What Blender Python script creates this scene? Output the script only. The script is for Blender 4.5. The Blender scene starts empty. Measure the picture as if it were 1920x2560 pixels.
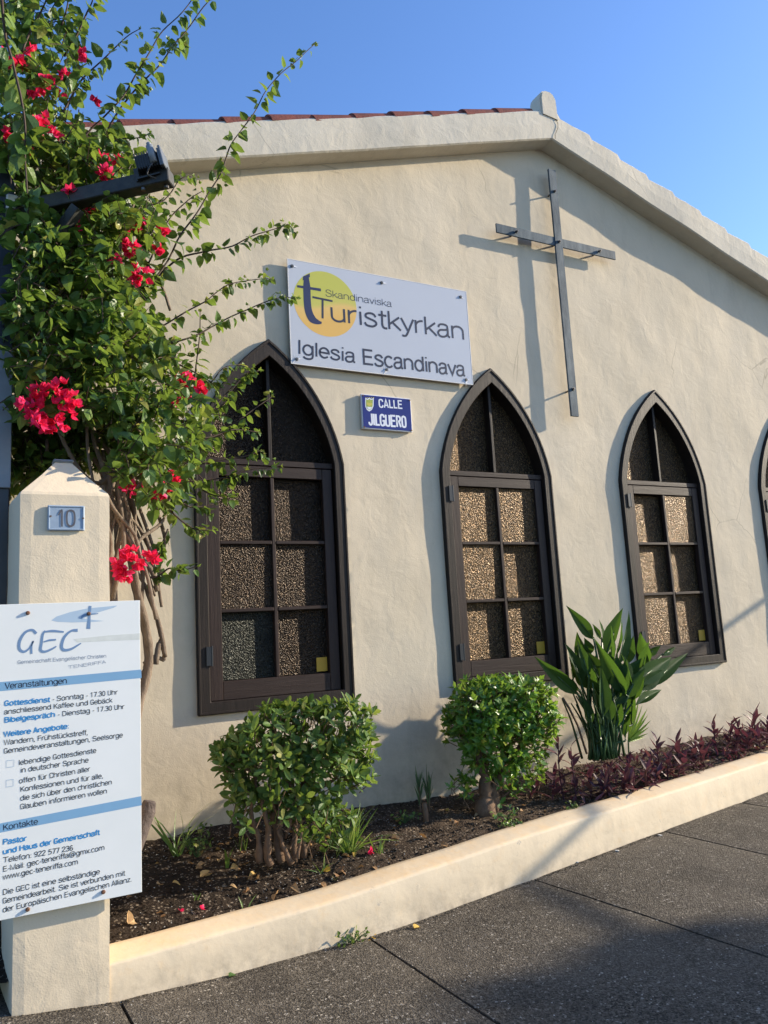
import bpy, bmesh, math, random
from mathutils import Vector, Matrix, noise, Euler
from mathutils.geometry import delaunay_2d_cdt
random.seed(7)
S = bpy.context.scene
COL = S.collection
PI = math.pi

# ------------------------------------------------------------------ camera
CP = Vector((-1.718, -4.841, 1.555))
CR = Vector((0.885806, -0.460869, -0.054)).normalized()
YAW, PITCH, ROLL, FPX = math.radians(27.877), math.radians(8.568), math.radians(-3.141), 1915.9
fw = Vector((math.sin(YAW)*math.cos(PITCH), math.cos(YAW)*math.cos(PITCH), math.sin(PITCH)))
r0 = Vector((math.cos(YAW), -math.sin(YAW), 0)); u0 = r0.cross(fw)
CR = math.cos(ROLL)*r0 + math.sin(ROLL)*u0
CU = -math.sin(ROLL)*r0 + math.cos(ROLL)*u0
cam = bpy.data.cameras.new('camera'); camo = bpy.data.objects.new('camera', cam); COL.objects.link(camo)
m = Matrix((CR, CU, -fw)).transposed().to_4x4(); m.translation = CP
camo.matrix_world = m
cam.sensor_fit = 'HORIZONTAL'; cam.sensor_width = 36; cam.lens = 36*FPX/1920
cam.clip_start = 0.05; cam.clip_end = 2000
S.camera = camo

# ------------------------------------------------------------------ world, sun, exposure
SUNV = Vector((4.0, -1.0, 1.6)).normalized()      # towards the sun
W = bpy.data.worlds.new('World'); S.world = W; W.use_nodes = True
nt = W.node_tree; nt.nodes.clear()
sky = nt.nodes.new('ShaderNodeTexSky'); sky.sky_type = 'NISHITA'; sky.sun_disc = False
sky.sun_elevation = math.asin(SUNV.z); sky.sun_rotation = math.atan2(SUNV.x, SUNV.y)
sky.altitude = 0; sky.air_density = 1.0; sky.dust_density = 0.55; sky.ozone_density = 3.5
bg = nt.nodes.new('ShaderNodeBackground'); bg.inputs[1].default_value = 0.14
wo = nt.nodes.new('ShaderNodeOutputWorld')
hs = nt.nodes.new('ShaderNodeHueSaturation'); hs.inputs['Saturation'].default_value = 1.12; hs.inputs['Value'].default_value = 1.2; hs.inputs['Hue'].default_value = 0.508
nt.links.new(sky.outputs[0], hs.inputs['Color']); nt.links.new(hs.outputs[0], bg.inputs[0]); nt.links.new(bg.outputs[0], wo.inputs[0])
sl = bpy.data.lights.new('sun', 'SUN'); sl.energy = 5.0; sl.angle = math.radians(0.53); sl.color = (1, 0.87, 0.68)
so = bpy.data.objects.new('sun', sl); COL.objects.link(so)
so.rotation_euler = SUNV.to_track_quat('Z', 'Y').to_euler(); so.location = (20, -10, 12)
S.view_settings.view_transform = 'Standard'; S.view_settings.look = 'None'
S.view_settings.gamma = 1; S.view_settings.use_curve_mapping = False
S.view_settings.exposure = 0.88
S.render.engine = 'CYCLES'; S.cycles.use_denoising = True
S.cycles.max_bounces = 6; S.cycles.transparent_max_bounces = 4

# ------------------------------------------------------------------ helpers
def ray(u, v):
    return fw + (u-960)/FPX*CR - (v-1280)/FPX*CU
def at(u, v, Y):
    d = ray(u, v); return CP + d*((Y-CP.y)/d.y)
def lerp(a, b, t): return a+(b-a)*t
def interp(x, xs, ys):
    if x <= xs[0]: return ys[0]
    for i in range(len(xs)-1):
        if x <= xs[i+1]: return lerp(ys[i], ys[i+1], (x-xs[i])/(xs[i+1]-xs[i]))
    return ys[-1]
def interp_u(x, x0, st, ys):
    t = (x-x0)/st; i = int(math.floor(t))
    if i < 0: return ys[0]
    if i >= len(ys)-1: return ys[-1]
    return lerp(ys[i], ys[i+1], t-i)
def R(a, b): return random.uniform(a, b)

def mesh(name, verts, faces, smooth=False):
    me = bpy.data.meshes.new(name); me.from_pydata([tuple(v) for v in verts], [], faces); me.update()
    if smooth: me.polygons.foreach_set('use_smooth', [True]*len(me.polygons))
    return me
def obj(name, me, mat=None, parent=None, kind=None):
    o = bpy.data.objects.new(name, me); COL.objects.link(o)
    if mat is not None and me is not None and not len(me.materials): me.materials.append(mat)
    if parent is not None: o.parent = parent
    if kind: o['kind'] = kind
    return o
def thing(name, label, cat, loc=(0, 0, 0), group=None):
    o = bpy.data.objects.new(name, None); COL.objects.link(o); o.location = loc
    o.empty_display_size = 0.1
    o['label'] = label; o['category'] = cat
    if group: o['group'] = group
    return o
def tag(o, label, cat, group=None):
    o['label'] = label; o['category'] = cat
    if group: o['group'] = group
    return o
def adopt(o, parent):
    """parent keeping the world place (parents are only translated / rotated Empties)"""
    o.parent = parent; o.matrix_parent_inverse = parent.matrix_basis.inverted(); return o

class MB:
    def __init__(s): s.v = []; s.f = []
    def add(s, vs, fs):
        n = len(s.v); s.v += [tuple(v) for v in vs]; s.f += [tuple(i+n for i in f) for f in fs]
    def box(s, a, b, M=None):
        x0, y0, z0 = a; x1, y1, z1 = b
        vs = [Vector(p) for p in ((x0,y0,z0),(x1,y0,z0),(x1,y1,z0),(x0,y1,z0),(x0,y0,z1),(x1,y0,z1),(x1,y1,z1),(x0,y1,z1))]
        if M is not None: vs = [M@v for v in vs]
        s.add(vs, [(0,3,2,1),(4,5,6,7),(0,1,5,4),(1,2,6,5),(2,3,7,6),(3,0,4,7)])
    def tube(s, pts, rad, n=8, cap=True):
        pts = [Vector(p) for p in pts]
        if not hasattr(rad, '__len__'): rad = [rad]*len(pts)
        rings = []; ref = Vector((0.31, 0.17, 0.93))
        for i, p in enumerate(pts):
            d = (pts[min(i+1, len(pts)-1)]-pts[max(i-1, 0)]).normalized()
            a = d.cross(ref)
            if a.length < 1e-3: a = d.cross(Vector((1, 0, 0)))
            a.normalize(); b = d.cross(a)
            rings.append([p+(a*math.cos(2*PI*k/n)+b*math.sin(2*PI*k/n))*rad[i] for k in range(n)])
        vs = [v for r_ in rings for v in r_]; fs = []
        for i in range(len(pts)-1):
            for k in range(n):
                fs.append((i*n+k, i*n+(k+1) % n, (i+1)*n+(k+1) % n, (i+1)*n+k))
        if cap: fs += [tuple(range(n))[::-1], tuple((len(pts)-1)*n+k for k in range(n))]
        s.add(vs, fs)
    def prism(s, poly, y0, y1):
        """poly: (x,z) list, extruded from y0 to y1"""
        n = len(poly)
        vs = [(x, y0, z) for x, z in poly]+[(x, y1, z) for x, z in poly]
        fs = [tuple(range(n)), tuple(range(2*n-1, n-1, -1))]+[((i+1) % n, i, i+n, (i+1) % n+n) for i in range(n)]
        s.add(vs, fs)
    def build(s, name, mat, parent=None, bevel=0, smooth=False, kind=None, seg=1):
        me = mesh(name, s.v, s.f, smooth)
        if bevel or True:
            bm = bmesh.new(); bm.from_mesh(me)
            bmesh.ops.recalc_face_normals(bm, faces=bm.faces)
            if bevel:
                es = [e for e in bm.edges if len(e.link_faces) == 2 and e.calc_face_angle(0) > 0.5]
                bmesh.ops.bevel(bm, geom=es, offset=bevel, segments=seg, affect='EDGES', clamp_overlap=True)
            bm.to_mesh(me); bm.free()
        return obj(name, me, mat, parent, kind)

def catmull(pts, k=6):
    pts = [Vector(p) for p in pts]; out = []
    P = [pts[0]*2-pts[1]]+pts+[pts[-1]*2-pts[-2]]
    for i in range(1, len(P)-2):
        for j in range(k):
            t = j/k; a, b, c, d = P[i-1], P[i], P[i+1], P[i+2]
            out.append(0.5*((2*b)+(c-a)*t+(2*a-5*b+4*c-d)*t*t+(3*b-a-3*c+d)*t**3))
    out.append(pts[-1]); return out

# ------------------------------------------------------------------ materials
class NT:
    def __init__(s, name):
        s.m = bpy.data.materials.new(name); s.m.use_nodes = True; s.t = s.m.node_tree
        s.b = s.t.nodes['Principled BSDF']; s.out = s.t.nodes['Material Output']
        g = s.n('ShaderNodeNewGeometry'); s.pos = g.outputs['Position']; s.isl = g.outputs['Random Per Island']
        s.geo = g
    def n(s, t, **k):
        x = s.t.nodes.new(t)
        for a, b in k.items(): setattr(x, a, b)
        return x
    def l(s, a, b): s.t.links.new(a, b)
    def noise(s, scale, detail=4, rough=0.55, vec=None, dist=0.0):
        x = s.n('ShaderNodeTexNoise'); x.inputs['Scale'].default_value = scale; x.inputs['Detail'].default_value = detail
        x.inputs['Roughness'].default_value = rough; x.inputs['Distortion'].default_value = dist
        s.l(vec if vec is not None else s.pos, x.inputs['Vector']); return x.outputs['Fac']
    def vor(s, scale, feature='F1', vec=None, out='Distance'):
        x = s.n('ShaderNodeTexVoronoi', feature=feature); x.inputs['Scale'].default_value = scale
        s.l(vec if vec is not None else s.pos, x.inputs['Vector']); return x.outputs[out]
    def stretch(s, sc, rot=(0, 0, 0)):
        x = s.n('ShaderNodeMapping'); x.inputs['Scale'].default_value = sc; x.inputs['Rotation'].default_value = rot
        s.l(s.pos, x.inputs['Vector']); return x.outputs[0]
    def ramp(s, fac, stops):
        x = s.n('ShaderNodeValToRGB'); e = x.color_ramp.elements
        while len(e) < len(stops): e.new(0.5)
        for i, (p, c) in enumerate(stops):
            e[i].position = p
            e[i].color = (c, c, c, 1) if not hasattr(c, '__len__') else (*c, 1)
        s.l(fac, x.inputs[0]); return x.outputs[0]
    def mix(s, fac, a, b, mode='MIX'):
        x = s.n('ShaderNodeMix', data_type='RGBA', blend_type=mode)
        for sock, val in ((x.inputs[0], fac), (x.inputs[6], a), (x.inputs[7], b)):
            if hasattr(val, 'links') or hasattr(val, 'is_linked'): s.l(val, sock)
            elif hasattr(val, '__len__'): sock.default_value = (*val, 1)
            else: sock.default_value = val
        return x.outputs[2]
    def math(s, op, a, b=0.0):
        x = s.n('ShaderNodeMath', operation=op)
        for sock, val in ((x.inputs[0], a), (x.inputs[1], b)):
            if hasattr(val, 'is_linked'): s.l(val, sock)
            else: sock.default_value = val
        return x.outputs[0]
    def bump(s, h, dist, strength=1.0, prev=None):
        x = s.n('ShaderNodeBump'); x.inputs['Distance'].default_value = dist; x.inputs['Strength'].default_value = strength
        s.l(h, x.inputs['Height'])
        if prev is not None: s.l(prev, x.inputs['Normal'])
        return x.outputs[0]
    def color(s, c):
        if hasattr(c, 'is_linked'): s.l(c, s.b.inputs['Base Color'])
        else: s.b.inputs['Base Color'].default_value = (*c, 1)
    def set(s, rough=0.6, metal=0.0, spec=0.5, normal=None):
        if hasattr(rough, 'is_linked'): s.l(rough, s.b.inputs['Roughness'])
        else: s.b.inputs['Roughness'].default_value = rough
        s.b.inputs['Metallic'].default_value = metal; s.b.inputs['Specular IOR Level'].default_value = spec
        if normal is not None: s.l(normal, s.b.inputs['Normal'])
        return s.m

def plaster(name, c1, c2, dirt=0.25, lump=1.0, top_dirt=None):
    k = NT(name)
    big = k.ramp(k.noise(0.9, 5), [(0.35, 0.0), (0.68, 1.0)])
    col = k.mix(big, c1, c2)
    st = k.ramp(k.noise(3.0, 6, 0.65, k.stretch((2.2, 2.2, 0.45))), [(0.52, 0.0), (0.8, 1.0)])
    col = k.mix(k.math('MULTIPLY', st, dirt), col, tuple(x*0.55 for x in c1))
    pt = k.ramp(k.noise(1.6, 8, 0.75, k.stretch((1, 1, 0.7)), 0.8), [(0.50, 0.0), (0.66, 1.0)])
    col = k.mix(k.math('MULTIPLY', pt, dirt*0.8), col, tuple(x*0.78 for x in c1))
    ck = k.ramp(k.vor(0.85, 'DISTANCE_TO_EDGE', k.mix(0.12, k.pos, k.n('ShaderNodeTexNoise').outputs['Color'])), [(0.0, 1.0), (0.0022, 0.0)])
    ckm = k.ramp(k.noise(0.7, 3), [(0.55, 0.0), (0.60, 1.0)])
    col = k.mix(k.math('MULTIPLY', k.math('MULTIPLY', ck, ckm), 0.5), col, tuple(x*0.35 for x in c1))
    sp = k.ramp(k.noise(60, 2), [(0.70, 0.0), (0.76, 1.0)])
    col = k.mix(k.math('MULTIPLY', sp, 0.25), col, tuple(x*0.5 for x in c1))
    if top_dirt:      # old grime under a ledge / splash-back by the soil: (z0 clean, z1 dirty)
        sx = k.n('ShaderNodeSeparateXYZ'); k.l(k.pos, sx.inputs[0])
        mr = k.n('ShaderNodeMapRange'); k.l(sx.outputs[2], mr.inputs[0]); mr.inputs[1].default_value = top_dirt[0]; mr.inputs[2].default_value = top_dirt[1]
        d = k.math('MULTIPLY', mr.outputs[0], k.ramp(k.noise(7, 6, 0.7), [(0.35, 0.0), (0.7, 1.0)]))
        col = k.mix(k.math('MULTIPLY', d, 0.55), col, (0.20, 0.16, 0.11))
    k.color(col)
    h1 = k.noise(7, 3, 0.5, dist=0.8); h2 = k.noise(26, 5, 0.6, dist=0.5); h3 = k.noise(140, 3)
    ridg = k.n('ShaderNodeTexNoise'); ridg.noise_type = 'RIDGED_MULTIFRACTAL'; ridg.inputs['Scale'].default_value = 5.5
    ridg.inputs['Detail'].default_value = 3; ridg.inputs['Roughness'].default_value = 0.55; k.l(k.stretch((1.4, 1.4, 0.8)), ridg.inputs['Vector'])
    b = k.bump(h1, 0.012*lump); b = k.bump(h2, 0.0035*lump, prev=b); b = k.bump(ridg.outputs[0], 0.0022*lump, prev=b); b = k.bump(h3, 0.0008, prev=b)
    return k.set(0.88, spec=0.2, normal=b)

M = {}
M['wall'] = plaster('cream_plaster', (0.565, 0.482, 0.355), (0.625, 0.54, 0.41), 0.34, 0.28, (1.0, 0.3))
M['fascia'] = plaster('fascia_plaster', (0.53, 0.48, 0.39), (0.60, 0.55, 0.455), 0.35, 0.40)
M['pillar'] = plaster('pillar_plaster', (0.63, 0.53, 0.385), (0.68, 0.575, 0.42), 0.15, 0.28, (0.45, 0.0))

def kerb_mat():
    k = NT('painted_kerb')
    col = k.mix(k.ramp(k.noise(1.7, 5), [(0.35, 0.0), (0.7, 1.0)]), (0.55, 0.462, 0.335), (0.61, 0.515, 0.375))
    fl = k.ramp(k.noise(8, 7, 0.78), [(0.645, 0.0), (0.652, 1.0)])
    col = k.mix(k.math('MULTIPLY', fl, 0.8), col, (0.36, 0.33, 0.285))
    ru = k.ramp(k.noise(14, 5, 0.7), [(0.55, 0.0), (0.8, 1.0)])
    col = k.mix(k.math('MULTIPLY', ru, 0.35), col, (0.60, 0.40, 0.20))
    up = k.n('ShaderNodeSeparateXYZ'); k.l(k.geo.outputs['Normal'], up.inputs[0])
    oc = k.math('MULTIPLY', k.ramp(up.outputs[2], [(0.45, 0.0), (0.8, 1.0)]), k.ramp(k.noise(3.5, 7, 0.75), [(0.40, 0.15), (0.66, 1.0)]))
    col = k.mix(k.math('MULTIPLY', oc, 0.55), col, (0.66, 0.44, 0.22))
    scf = k.ramp(k.noise(4, 8, 0.8, k.stretch((1, 1, 2.5))), [(0.58, 0.0), (0.70, 1.0)])
    col = k.mix(k.math('MULTIPLY', scf, 0.35), col, (0.34, 0.29, 0.22))
    sx = k.n('ShaderNodeSeparateXYZ'); k.l(k.pos, sx.inputs[0])
    mr = k.n('ShaderNodeMapRange'); k.l(sx.outputs[2], mr.inputs[0]); mr.inputs[1].default_value = 0.19; mr.inputs[2].default_value = 0.06
    d = k.math('MULTIPLY', mr.outputs[0], k.ramp(k.noise(11, 6, 0.7), [(0.4, 0.0), (0.65, 1.0)]))
    col = k.mix(k.math('MULTIPLY', d, 0.7), col, (0.24, 0.20, 0.15))
    k.color(col)
    b = k.bump(k.noise(5, 3), 0.006); b = k.bump(k.noise(32, 5, 0.6), 0.0012, prev=b); b = k.bump(fl, 0.0015, -1.0, prev=b)
    return k.set(0.8, spec=0.25, normal=b)
M['kerb'] = kerb_mat()

def paving_mat():
    k = NT('coarse_concrete')
    sp = k.vor(115, out='Color'); sep = k.n('ShaderNodeSeparateColor'); k.l(sp, sep.inputs[0])
    agg = k.ramp(sep.outputs[0], [(0.0, (0.024, 0.020, 0.015)), (0.45, (0.082, 0.070, 0.054)), (0.86, (0.130, 0.112, 0.088)), (0.965, (0.18, 0.158, 0.125)), (1.0, (0.42, 0.38, 0.32))])
    col = k.mix(k.ramp(k.noise(1.3, 6, 0.6), [(0.33, 0.0), (0.7, 1.0)]), agg, (0.150, 0.128, 0.100))
    col = k.mix(0.5, agg, col)
    stn = k.ramp(k.noise(1.9, 7, 0.7, dist=0.6), [(0.50, 0.0), (0.66, 1.0)])
    col = k.mix(k.math('MULTIPLY', stn, 0.45), col, (0.030, 0.026, 0.022))
    k.color(col)
    b = k.bump(k.noise(2.5, 4), 0.012); b = k.bump(k.vor(120), 0.005, prev=b); b = k.bump(k.noise(420, 3, 0.7), 0.0022, prev=b)
    return k.set(0.9, spec=0.15, normal=b)
M['paving'] = paving_mat()

def simple(name, c, rough=0.6, metal=0.0, spec=0.4, nscale=8, amt=0.25, bumpd=0.0, bs=60, stretch=None, c2=None):
    k = NT(name)
    vec = k.stretch(stretch) if stretch else None
    n = k.noise(nscale, 5, 0.6, vec)
    c2 = c2 or tuple(x*(1-amt) for x in c)
    k.color(k.mix(k.ramp(n, [(0.35, 0.0), (0.7, 1.0)]), c, c2))
    b = k.bump(k.noise(bs, 4, 0.6, vec), bumpd) if bumpd else None
    return k.set(rough, metal, spec, b)

def soil_mat():
    k = NT('dark_garden_soil')
    n = k.ramp(k.noise(3, 6, 0.6), [(0.35, 0.0), (0.7, 1.0)])
    sx = k.n('ShaderNodeSeparateXYZ'); k.l(k.pos, sx.inputs[0])
    dry = k.n('ShaderNodeMapRange'); k.l(sx.outputs[0], dry.inputs[0]); dry.inputs[1].default_value = -0.2; dry.inputs[2].default_value = 1.3
    c = k.mix(n, (0.028, 0.020, 0.014), (0.055, 0.038, 0.026))
    c = k.mix(k.math('MULTIPLY', dry.outputs[0], 0.65), c, (0.12, 0.085, 0.056))
    w = k.vor(95, out='Color'); sep = k.n('ShaderNodeSeparateColor'); k.l(w, sep.inputs[0])
    c = k.mix(k.ramp(sep.outputs[1], [(0.90, 0.0), (0.93, 1.0)]), c, (0.24, 0.19, 0.14))
    k.color(c)
    b = k.bump(k.noise(14, 6, 0.7), 0.03); b = k.bump(k.vor(70), 0.012, prev=b); b = k.bump(k.noise(200, 4, 0.7), 0.005, prev=b)
    return k.set(0.95, spec=0.15, normal=b)
M['soil'] = soil_mat()

def wood_mat(name, c, c2, rough, along='Z', wear=(0.065, 0.050, 0.042)):
    k = NT(name)
    st = {'Z': (14, 14, 0.9), 'X': (0.9, 14, 14)}[along]
    v = k.stretch(st)
    g = k.noise(3.2, 6, 0.65, v, 0.6)
    col = k.mix(k.ramp(g, [(0.3, 0.0), (0.7, 1.0)]), c, c2)
    wr = k.ramp(k.noise(5.5, 8, 0.8, k.stretch({'Z': (5, 5, 0.6), 'X': (0.6, 5, 5)}[along])), [(0.66, 0.0), (0.72, 1.0)])
    col = k.mix(k.math('MULTIPLY', wr, 0.75), col, wear)
    k.color(col)
    b = k.bump(g, 0.0022); b = k.bump(k.noise(45, 5, 0.7, v), 0.0008, prev=b)
    k.b.inputs['Coat Weight'].default_value = 0.04; k.b.inputs['Coat Roughness'].default_value = 0.35
    return k.set(rough, spec=0.22, normal=b)
M['frame'] = wood_mat('dark_brown_painted_wood', (0.012, 0.008, 0.006), (0.022, 0.015, 0.012), 0.55)
M['sash'] = wood_mat('brown_sash_wood', (0.022, 0.012, 0.010), (0.036, 0.022, 0.018), 0.55)
M['sill'] = wood_mat('brown_rail_wood', (0.020, 0.011, 0.009), (0.034, 0.021, 0.017), 0.55, 'X')

def glass_mat(name, c, c2, scale):
    k = NT(name)
    v = k.vor(scale, 'SMOOTH_F1'); n = k.noise(scale*0.9, 3, 0.6, dist=1.2)
    k.color(k.mix(k.ramp(n, [(0.38, 0.0), (0.56, 0.4), (0.70, 1.0)]), c, c2))
    b = k.bump(v, 0.012); b = k.bump(n, 0.010, prev=b)
    k.b.inputs['Coat Weight'].default_value = 0.05; k.b.inputs['Coat Roughness'].default_value = 0.16
    k.l(b, k.b.inputs['Coat Normal'])
    return k.set(0.24, 0.6, 0.4, b)
M['glass_amber'] = glass_mat('amber_textured_glass', (0.020, 0.013, 0.006), (0.22, 0.135, 0.062), 90)
M['glass_dim'] = glass_mat('dim_textured_glass', (0.009, 0.006, 0.004), (0.075, 0.048, 0.027), 90)  # darker copy of the amber glass; the first window's weaker glint painted in
M['glass_grey'] = glass_mat('grey_green_textured_glass', (0.012, 0.013, 0.011), (0.05, 0.054, 0.044), 105)

M['tile'] = simple('red_clay_tile', (0.21, 0.070, 0.055), 0.85, spec=0.15, nscale=12, c2=(0.13, 0.055, 0.050), bumpd=0.004)
M['rust'] = simple('rusty_steel', (0.16, 0.07, 0.035), 0.8, nscale=60, c2=(0.08, 0.05, 0.035), bumpd=0.001, bs=300)
M['cross'] = simple('blue_grey_weathered_metal', (0.030, 0.055, 0.078), 0.65, 0.0, spec=0.2, nscale=6, c2=(0.12, 0.155, 0.175), bumpd=0.0012, bs=90, stretch=(3, 3, 0.7))
M['signwhite'] = simple('white_sign_sheet', (0.47, 0.495, 0.55), 0.25, nscale=1.5, amt=0.05)
M['signedge'] = simple('pale_sign_edge', (0.78, 0.76, 0.74), 0.4, amt=0.15)
M['navy'] = simple('navy_print', (0.030, 0.034, 0.085), 0.35, amt=0.1)
M['darkprint'] = simple('charcoal_print', (0.035, 0.037, 0.055), 0.35, amt=0.1)
M['blackprint'] = simple('black_print', (0.016, 0.017, 0.020), 0.4, amt=0.1)
M['boardwhite'] = simple('white_notice_board', (0.72, 0.735, 0.72), 0.45, nscale=3, amt=0.06, c2=(0.67, 0.69, 0.675))
M['skyblue'] = simple('pale_blue_band', (0.19, 0.36, 0.54), 0.4, nscale=4, amt=0.08)
M['greyblue'] = simple('grey_blue_print', (0.15, 0.245, 0.40), 0.4, amt=0.05)
M['palegrey'] = simple('pale_grey_blue_print', (0.38, 0.49, 0.60), 0.4, amt=0.05)
M['brightblue'] = simple('bright_blue_print', (0.035, 0.235, 0.52), 0.4, amt=0.05)
M['greyprint'] = simple('grey_print', (0.25, 0.29, 0.36), 0.4, amt=0.05)
M['tape'] = simple('yellowed_tape_residue', (0.62, 0.64, 0.60), 0.5, nscale=30, amt=0.1)
M['enamel'] = simple('blue_enamel', (0.028, 0.030, 0.165), 0.15, nscale=10, amt=0.15)
M['enwhite'] = simple('white_enamel', (0.68, 0.70, 0.76), 0.2, nscale=10, amt=0.08)
M['yellowcard'] = simple('yellow_card', (0.42, 0.25, 0.02), 0.6, amt=0.1)
M['plate'] = simple('grey_blue_plate', (0.27, 0.345, 0.44), 0.4, nscale=25, amt=0.12)
M['platedark'] = simple('worn_dark_digit_paint', (0.10, 0.095, 0.11), 0.5, nscale=60, amt=0.3)
M['crest_g'] = simple('crest_green', (0.16, 0.28, 0.05), 0.3, nscale=80, c2=(0.45, 0.42, 0.06))
M['crest_y'] = simple('crest_yellow', (0.55, 0.48, 0.08), 0.3, nscale=90, amt=0.3)
M['film'] = simple('white_film_glint', (0.85, 0.86, 0.90), 0.08, spec=1.0, amt=0.05)  # white stands in for light reflected off the creased film
M['bolt'] = simple('dull_steel_bolt', (0.14, 0.13, 0.12), 0.4, 0.8, amt=0.3)
M['darkmetal'] = simple('dark_blue_grey_paint', (0.030, 0.036, 0.046), 0.35, 0.1, nscale=5, amt=0.3, bumpd=0.001, bs=40)
M['greymetal'] = simple('grey_painted_metal', (0.22, 0.25, 0.28), 0.45, nscale=5, amt=0.2)
M['beam'] = simple('weathered_black_beam', (0.018, 0.020, 0.022), 0.55, nscale=20, c2=(0.045, 0.045, 0.04), bumpd=0.002, bs=60)
M['lampgrey'] = simple('grey_floodlight_casing', (0.13, 0.15, 0.18), 0.4, 0.2, amt=0.2)
M['lampblack'] = simple('black_floodlight_casing', (0.022, 0.025, 0.03), 0.4, amt=0.3)
M['boxcream'] = simple('cream_plastic', (0.50, 0.48, 0.42), 0.5, amt=0.1)
M['bark'] = simple('grey_brown_bark', (0.20, 0.155, 0.115), 0.9, nscale=14, c2=(0.115, 0.085, 0.062), bumpd=0.008, bs=45, stretch=(2, 2, 0.7))
M['bark2'] = simple('brown_shrub_bark', (0.17, 0.105, 0.062), 0.9, nscale=16, c2=(0.085, 0.05, 0.03), bumpd=0.006, bs=60)
M['twig'] = simple('dark_red_brown_twig', (0.055, 0.032, 0.022), 0.7, nscale=20, amt=0.3)
M['log'] = simple('weathered_grey_wood', (0.11, 0.085, 0.075), 0.9, nscale=20, amt=0.5, bumpd=0.006, bs=70)
M['white'] = simple('white_chip', (0.5, 0.48, 0.44), 0.7)
M['groundfar'] = simple('asphalt_ground', (0.055, 0.053, 0.05), 0.9, nscale=3, amt=0.2, bumpd=0.004, bs=150)
M['joint'] = simple('joint_dirt', (0.045, 0.036, 0.026), 0.95, nscale=12, c2=(0.10, 0.08, 0.05), bumpd=0.01, bs=90)
M['render_side'] = M['wall']

def leaf_mat(name, stops, trans=0.35, rough=0.38, spec=0.45, tcol=(0.30, 0.42, 0.05)):
    k = NT(name)
    oi = k.n('ShaderNodeObjectInfo')
    r = k.math('FRACT', k.math('ADD', k.isl, k.math('MULTIPLY', oi.outputs['Random'], 3.17)))
    c = k.ramp(r, stops)
    c = k.mix(k.math('MULTIPLY', k.ramp(k.noise(2.2, 3), [(0.4, 0.0), (0.65, 1.0)]), 0.35), c, tuple(x*1.5+0.004 for x in stops[len(stops)//2][1]))
    k.color(c)
    b = k.bump(k.noise(110, 3), 0.0016)
    m_ = k.set(rough, 0, spec, b)
    tr = k.n('ShaderNodeBsdfTranslucent')
    k.l(k.mix(0.55, c, tcol), tr.inputs[0])
    mx = k.n('ShaderNodeMixShader'); mx.inputs[0].default_value = trans
    k.l(k.b.outputs[0], mx.inputs[1]); k.l(tr.outputs[0], mx.inputs[2]); k.l(mx.outputs[0], k.out.inputs[0])
    return m_
M['boug'] = leaf_mat('bougainvillea_leaf', [(0.0, (0.022, 0.056, 0.017)), (0.45, (0.040, 0.092, 0.022)), (0.8, (0.078, 0.155, 0.030)), (0.93, (0.18, 0.24, 0.045)), (1.0, (0.36, 0.28, 0.07))], 0.40)
M['tip'] = leaf_mat('young_tip_leaf', [(0.0, (0.12, 0.21, 0.04)), (0.6, (0.20, 0.28, 0.05)), (1.0, (0.32, 0.24, 0.08))], 0.4)
M['bract'] = leaf_mat('red_bract', [(0.0, (0.62, 0.012, 0.06)), (0.5, (0.78, 0.025, 0.12)), (1.0, (0.84, 0.07, 0.25))], 0.4, 0.6, 0.2, (0.85, 0.03, 0.06))
M['shrubA'] = leaf_mat('dark_shrub_leaf', [(0.0, (0.030, 0.070, 0.020)), (0.5, (0.050, 0.105, 0.026)), (0.85, (0.11, 0.185, 0.035)), (1.0, (0.26, 0.24, 0.07))], 0.34, 0.46, 0.3)
M['shrubB'] = leaf_mat('bright_shrub_leaf', [(0.0, (0.032, 0.090, 0.012)), (0.5, (0.065, 0.165, 0.018)), (0.92, (0.12, 0.26, 0.026)), (1.0, (0.33, 0.30, 0.05))], 0.38, 0.33, 0.5)
M['strel'] = leaf_mat('bird_of_paradise_leaf', [(0.0, (0.011, 0.036, 0.012)), (1.0, (0.028, 0.070, 0.018))], 0.24, 0.55, 0.14, (0.22, 0.42, 0.04))
M['stalk'] = simple('green_stalk', (0.045, 0.095, 0.03), 0.4, nscale=15, amt=0.3)
M['palm'] = leaf_mat('yellow_green_palm_leaf', [(0.0, (0.16, 0.28, 0.03)), (1.0, (0.26, 0.38, 0.05))], 0.45)
M['purple'] = leaf_mat('purple_leaf', [(0.0, (0.030, 0.014, 0.024)), (0.5, (0.065, 0.025, 0.040)), (0.85, (0.115, 0.050, 0.055)), (1.0, (0.19, 0.10, 0.07))], 0.24, 0.5, 0.3, (0.22, 0.05, 0.07))
M['weed'] = leaf_mat('weed_blade', [(0.0, (0.05, 0.11, 0.025)), (0.7, (0.10, 0.19, 0.04)), (1.0, (0.30, 0.32, 0.12))], 0.35)
M['yucca'] = leaf_mat('spiky_seedling_leaf', [(0.0, (0.035, 0.07, 0.03)), (1.0, (0.09, 0.15, 0.06))], 0.2)
M['dryleaf'] = leaf_mat('dry_leaf', [(0.0, (0.13, 0.065, 0.03)), (0.5, (0.30, 0.17, 0.08)), (0.85, (0.42, 0.28, 0.14)), (1.0, (0.50, 0.33, 0.04))], 0.2, 0.7, 0.2, (0.4, 0.2, 0.05))
M['treeleaf'] = leaf_mat('street_tree_leaf', [(0.0, (0.03, 0.07, 0.02)), (1.0, (0.07, 0.12, 0.03))], 0.3)

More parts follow.
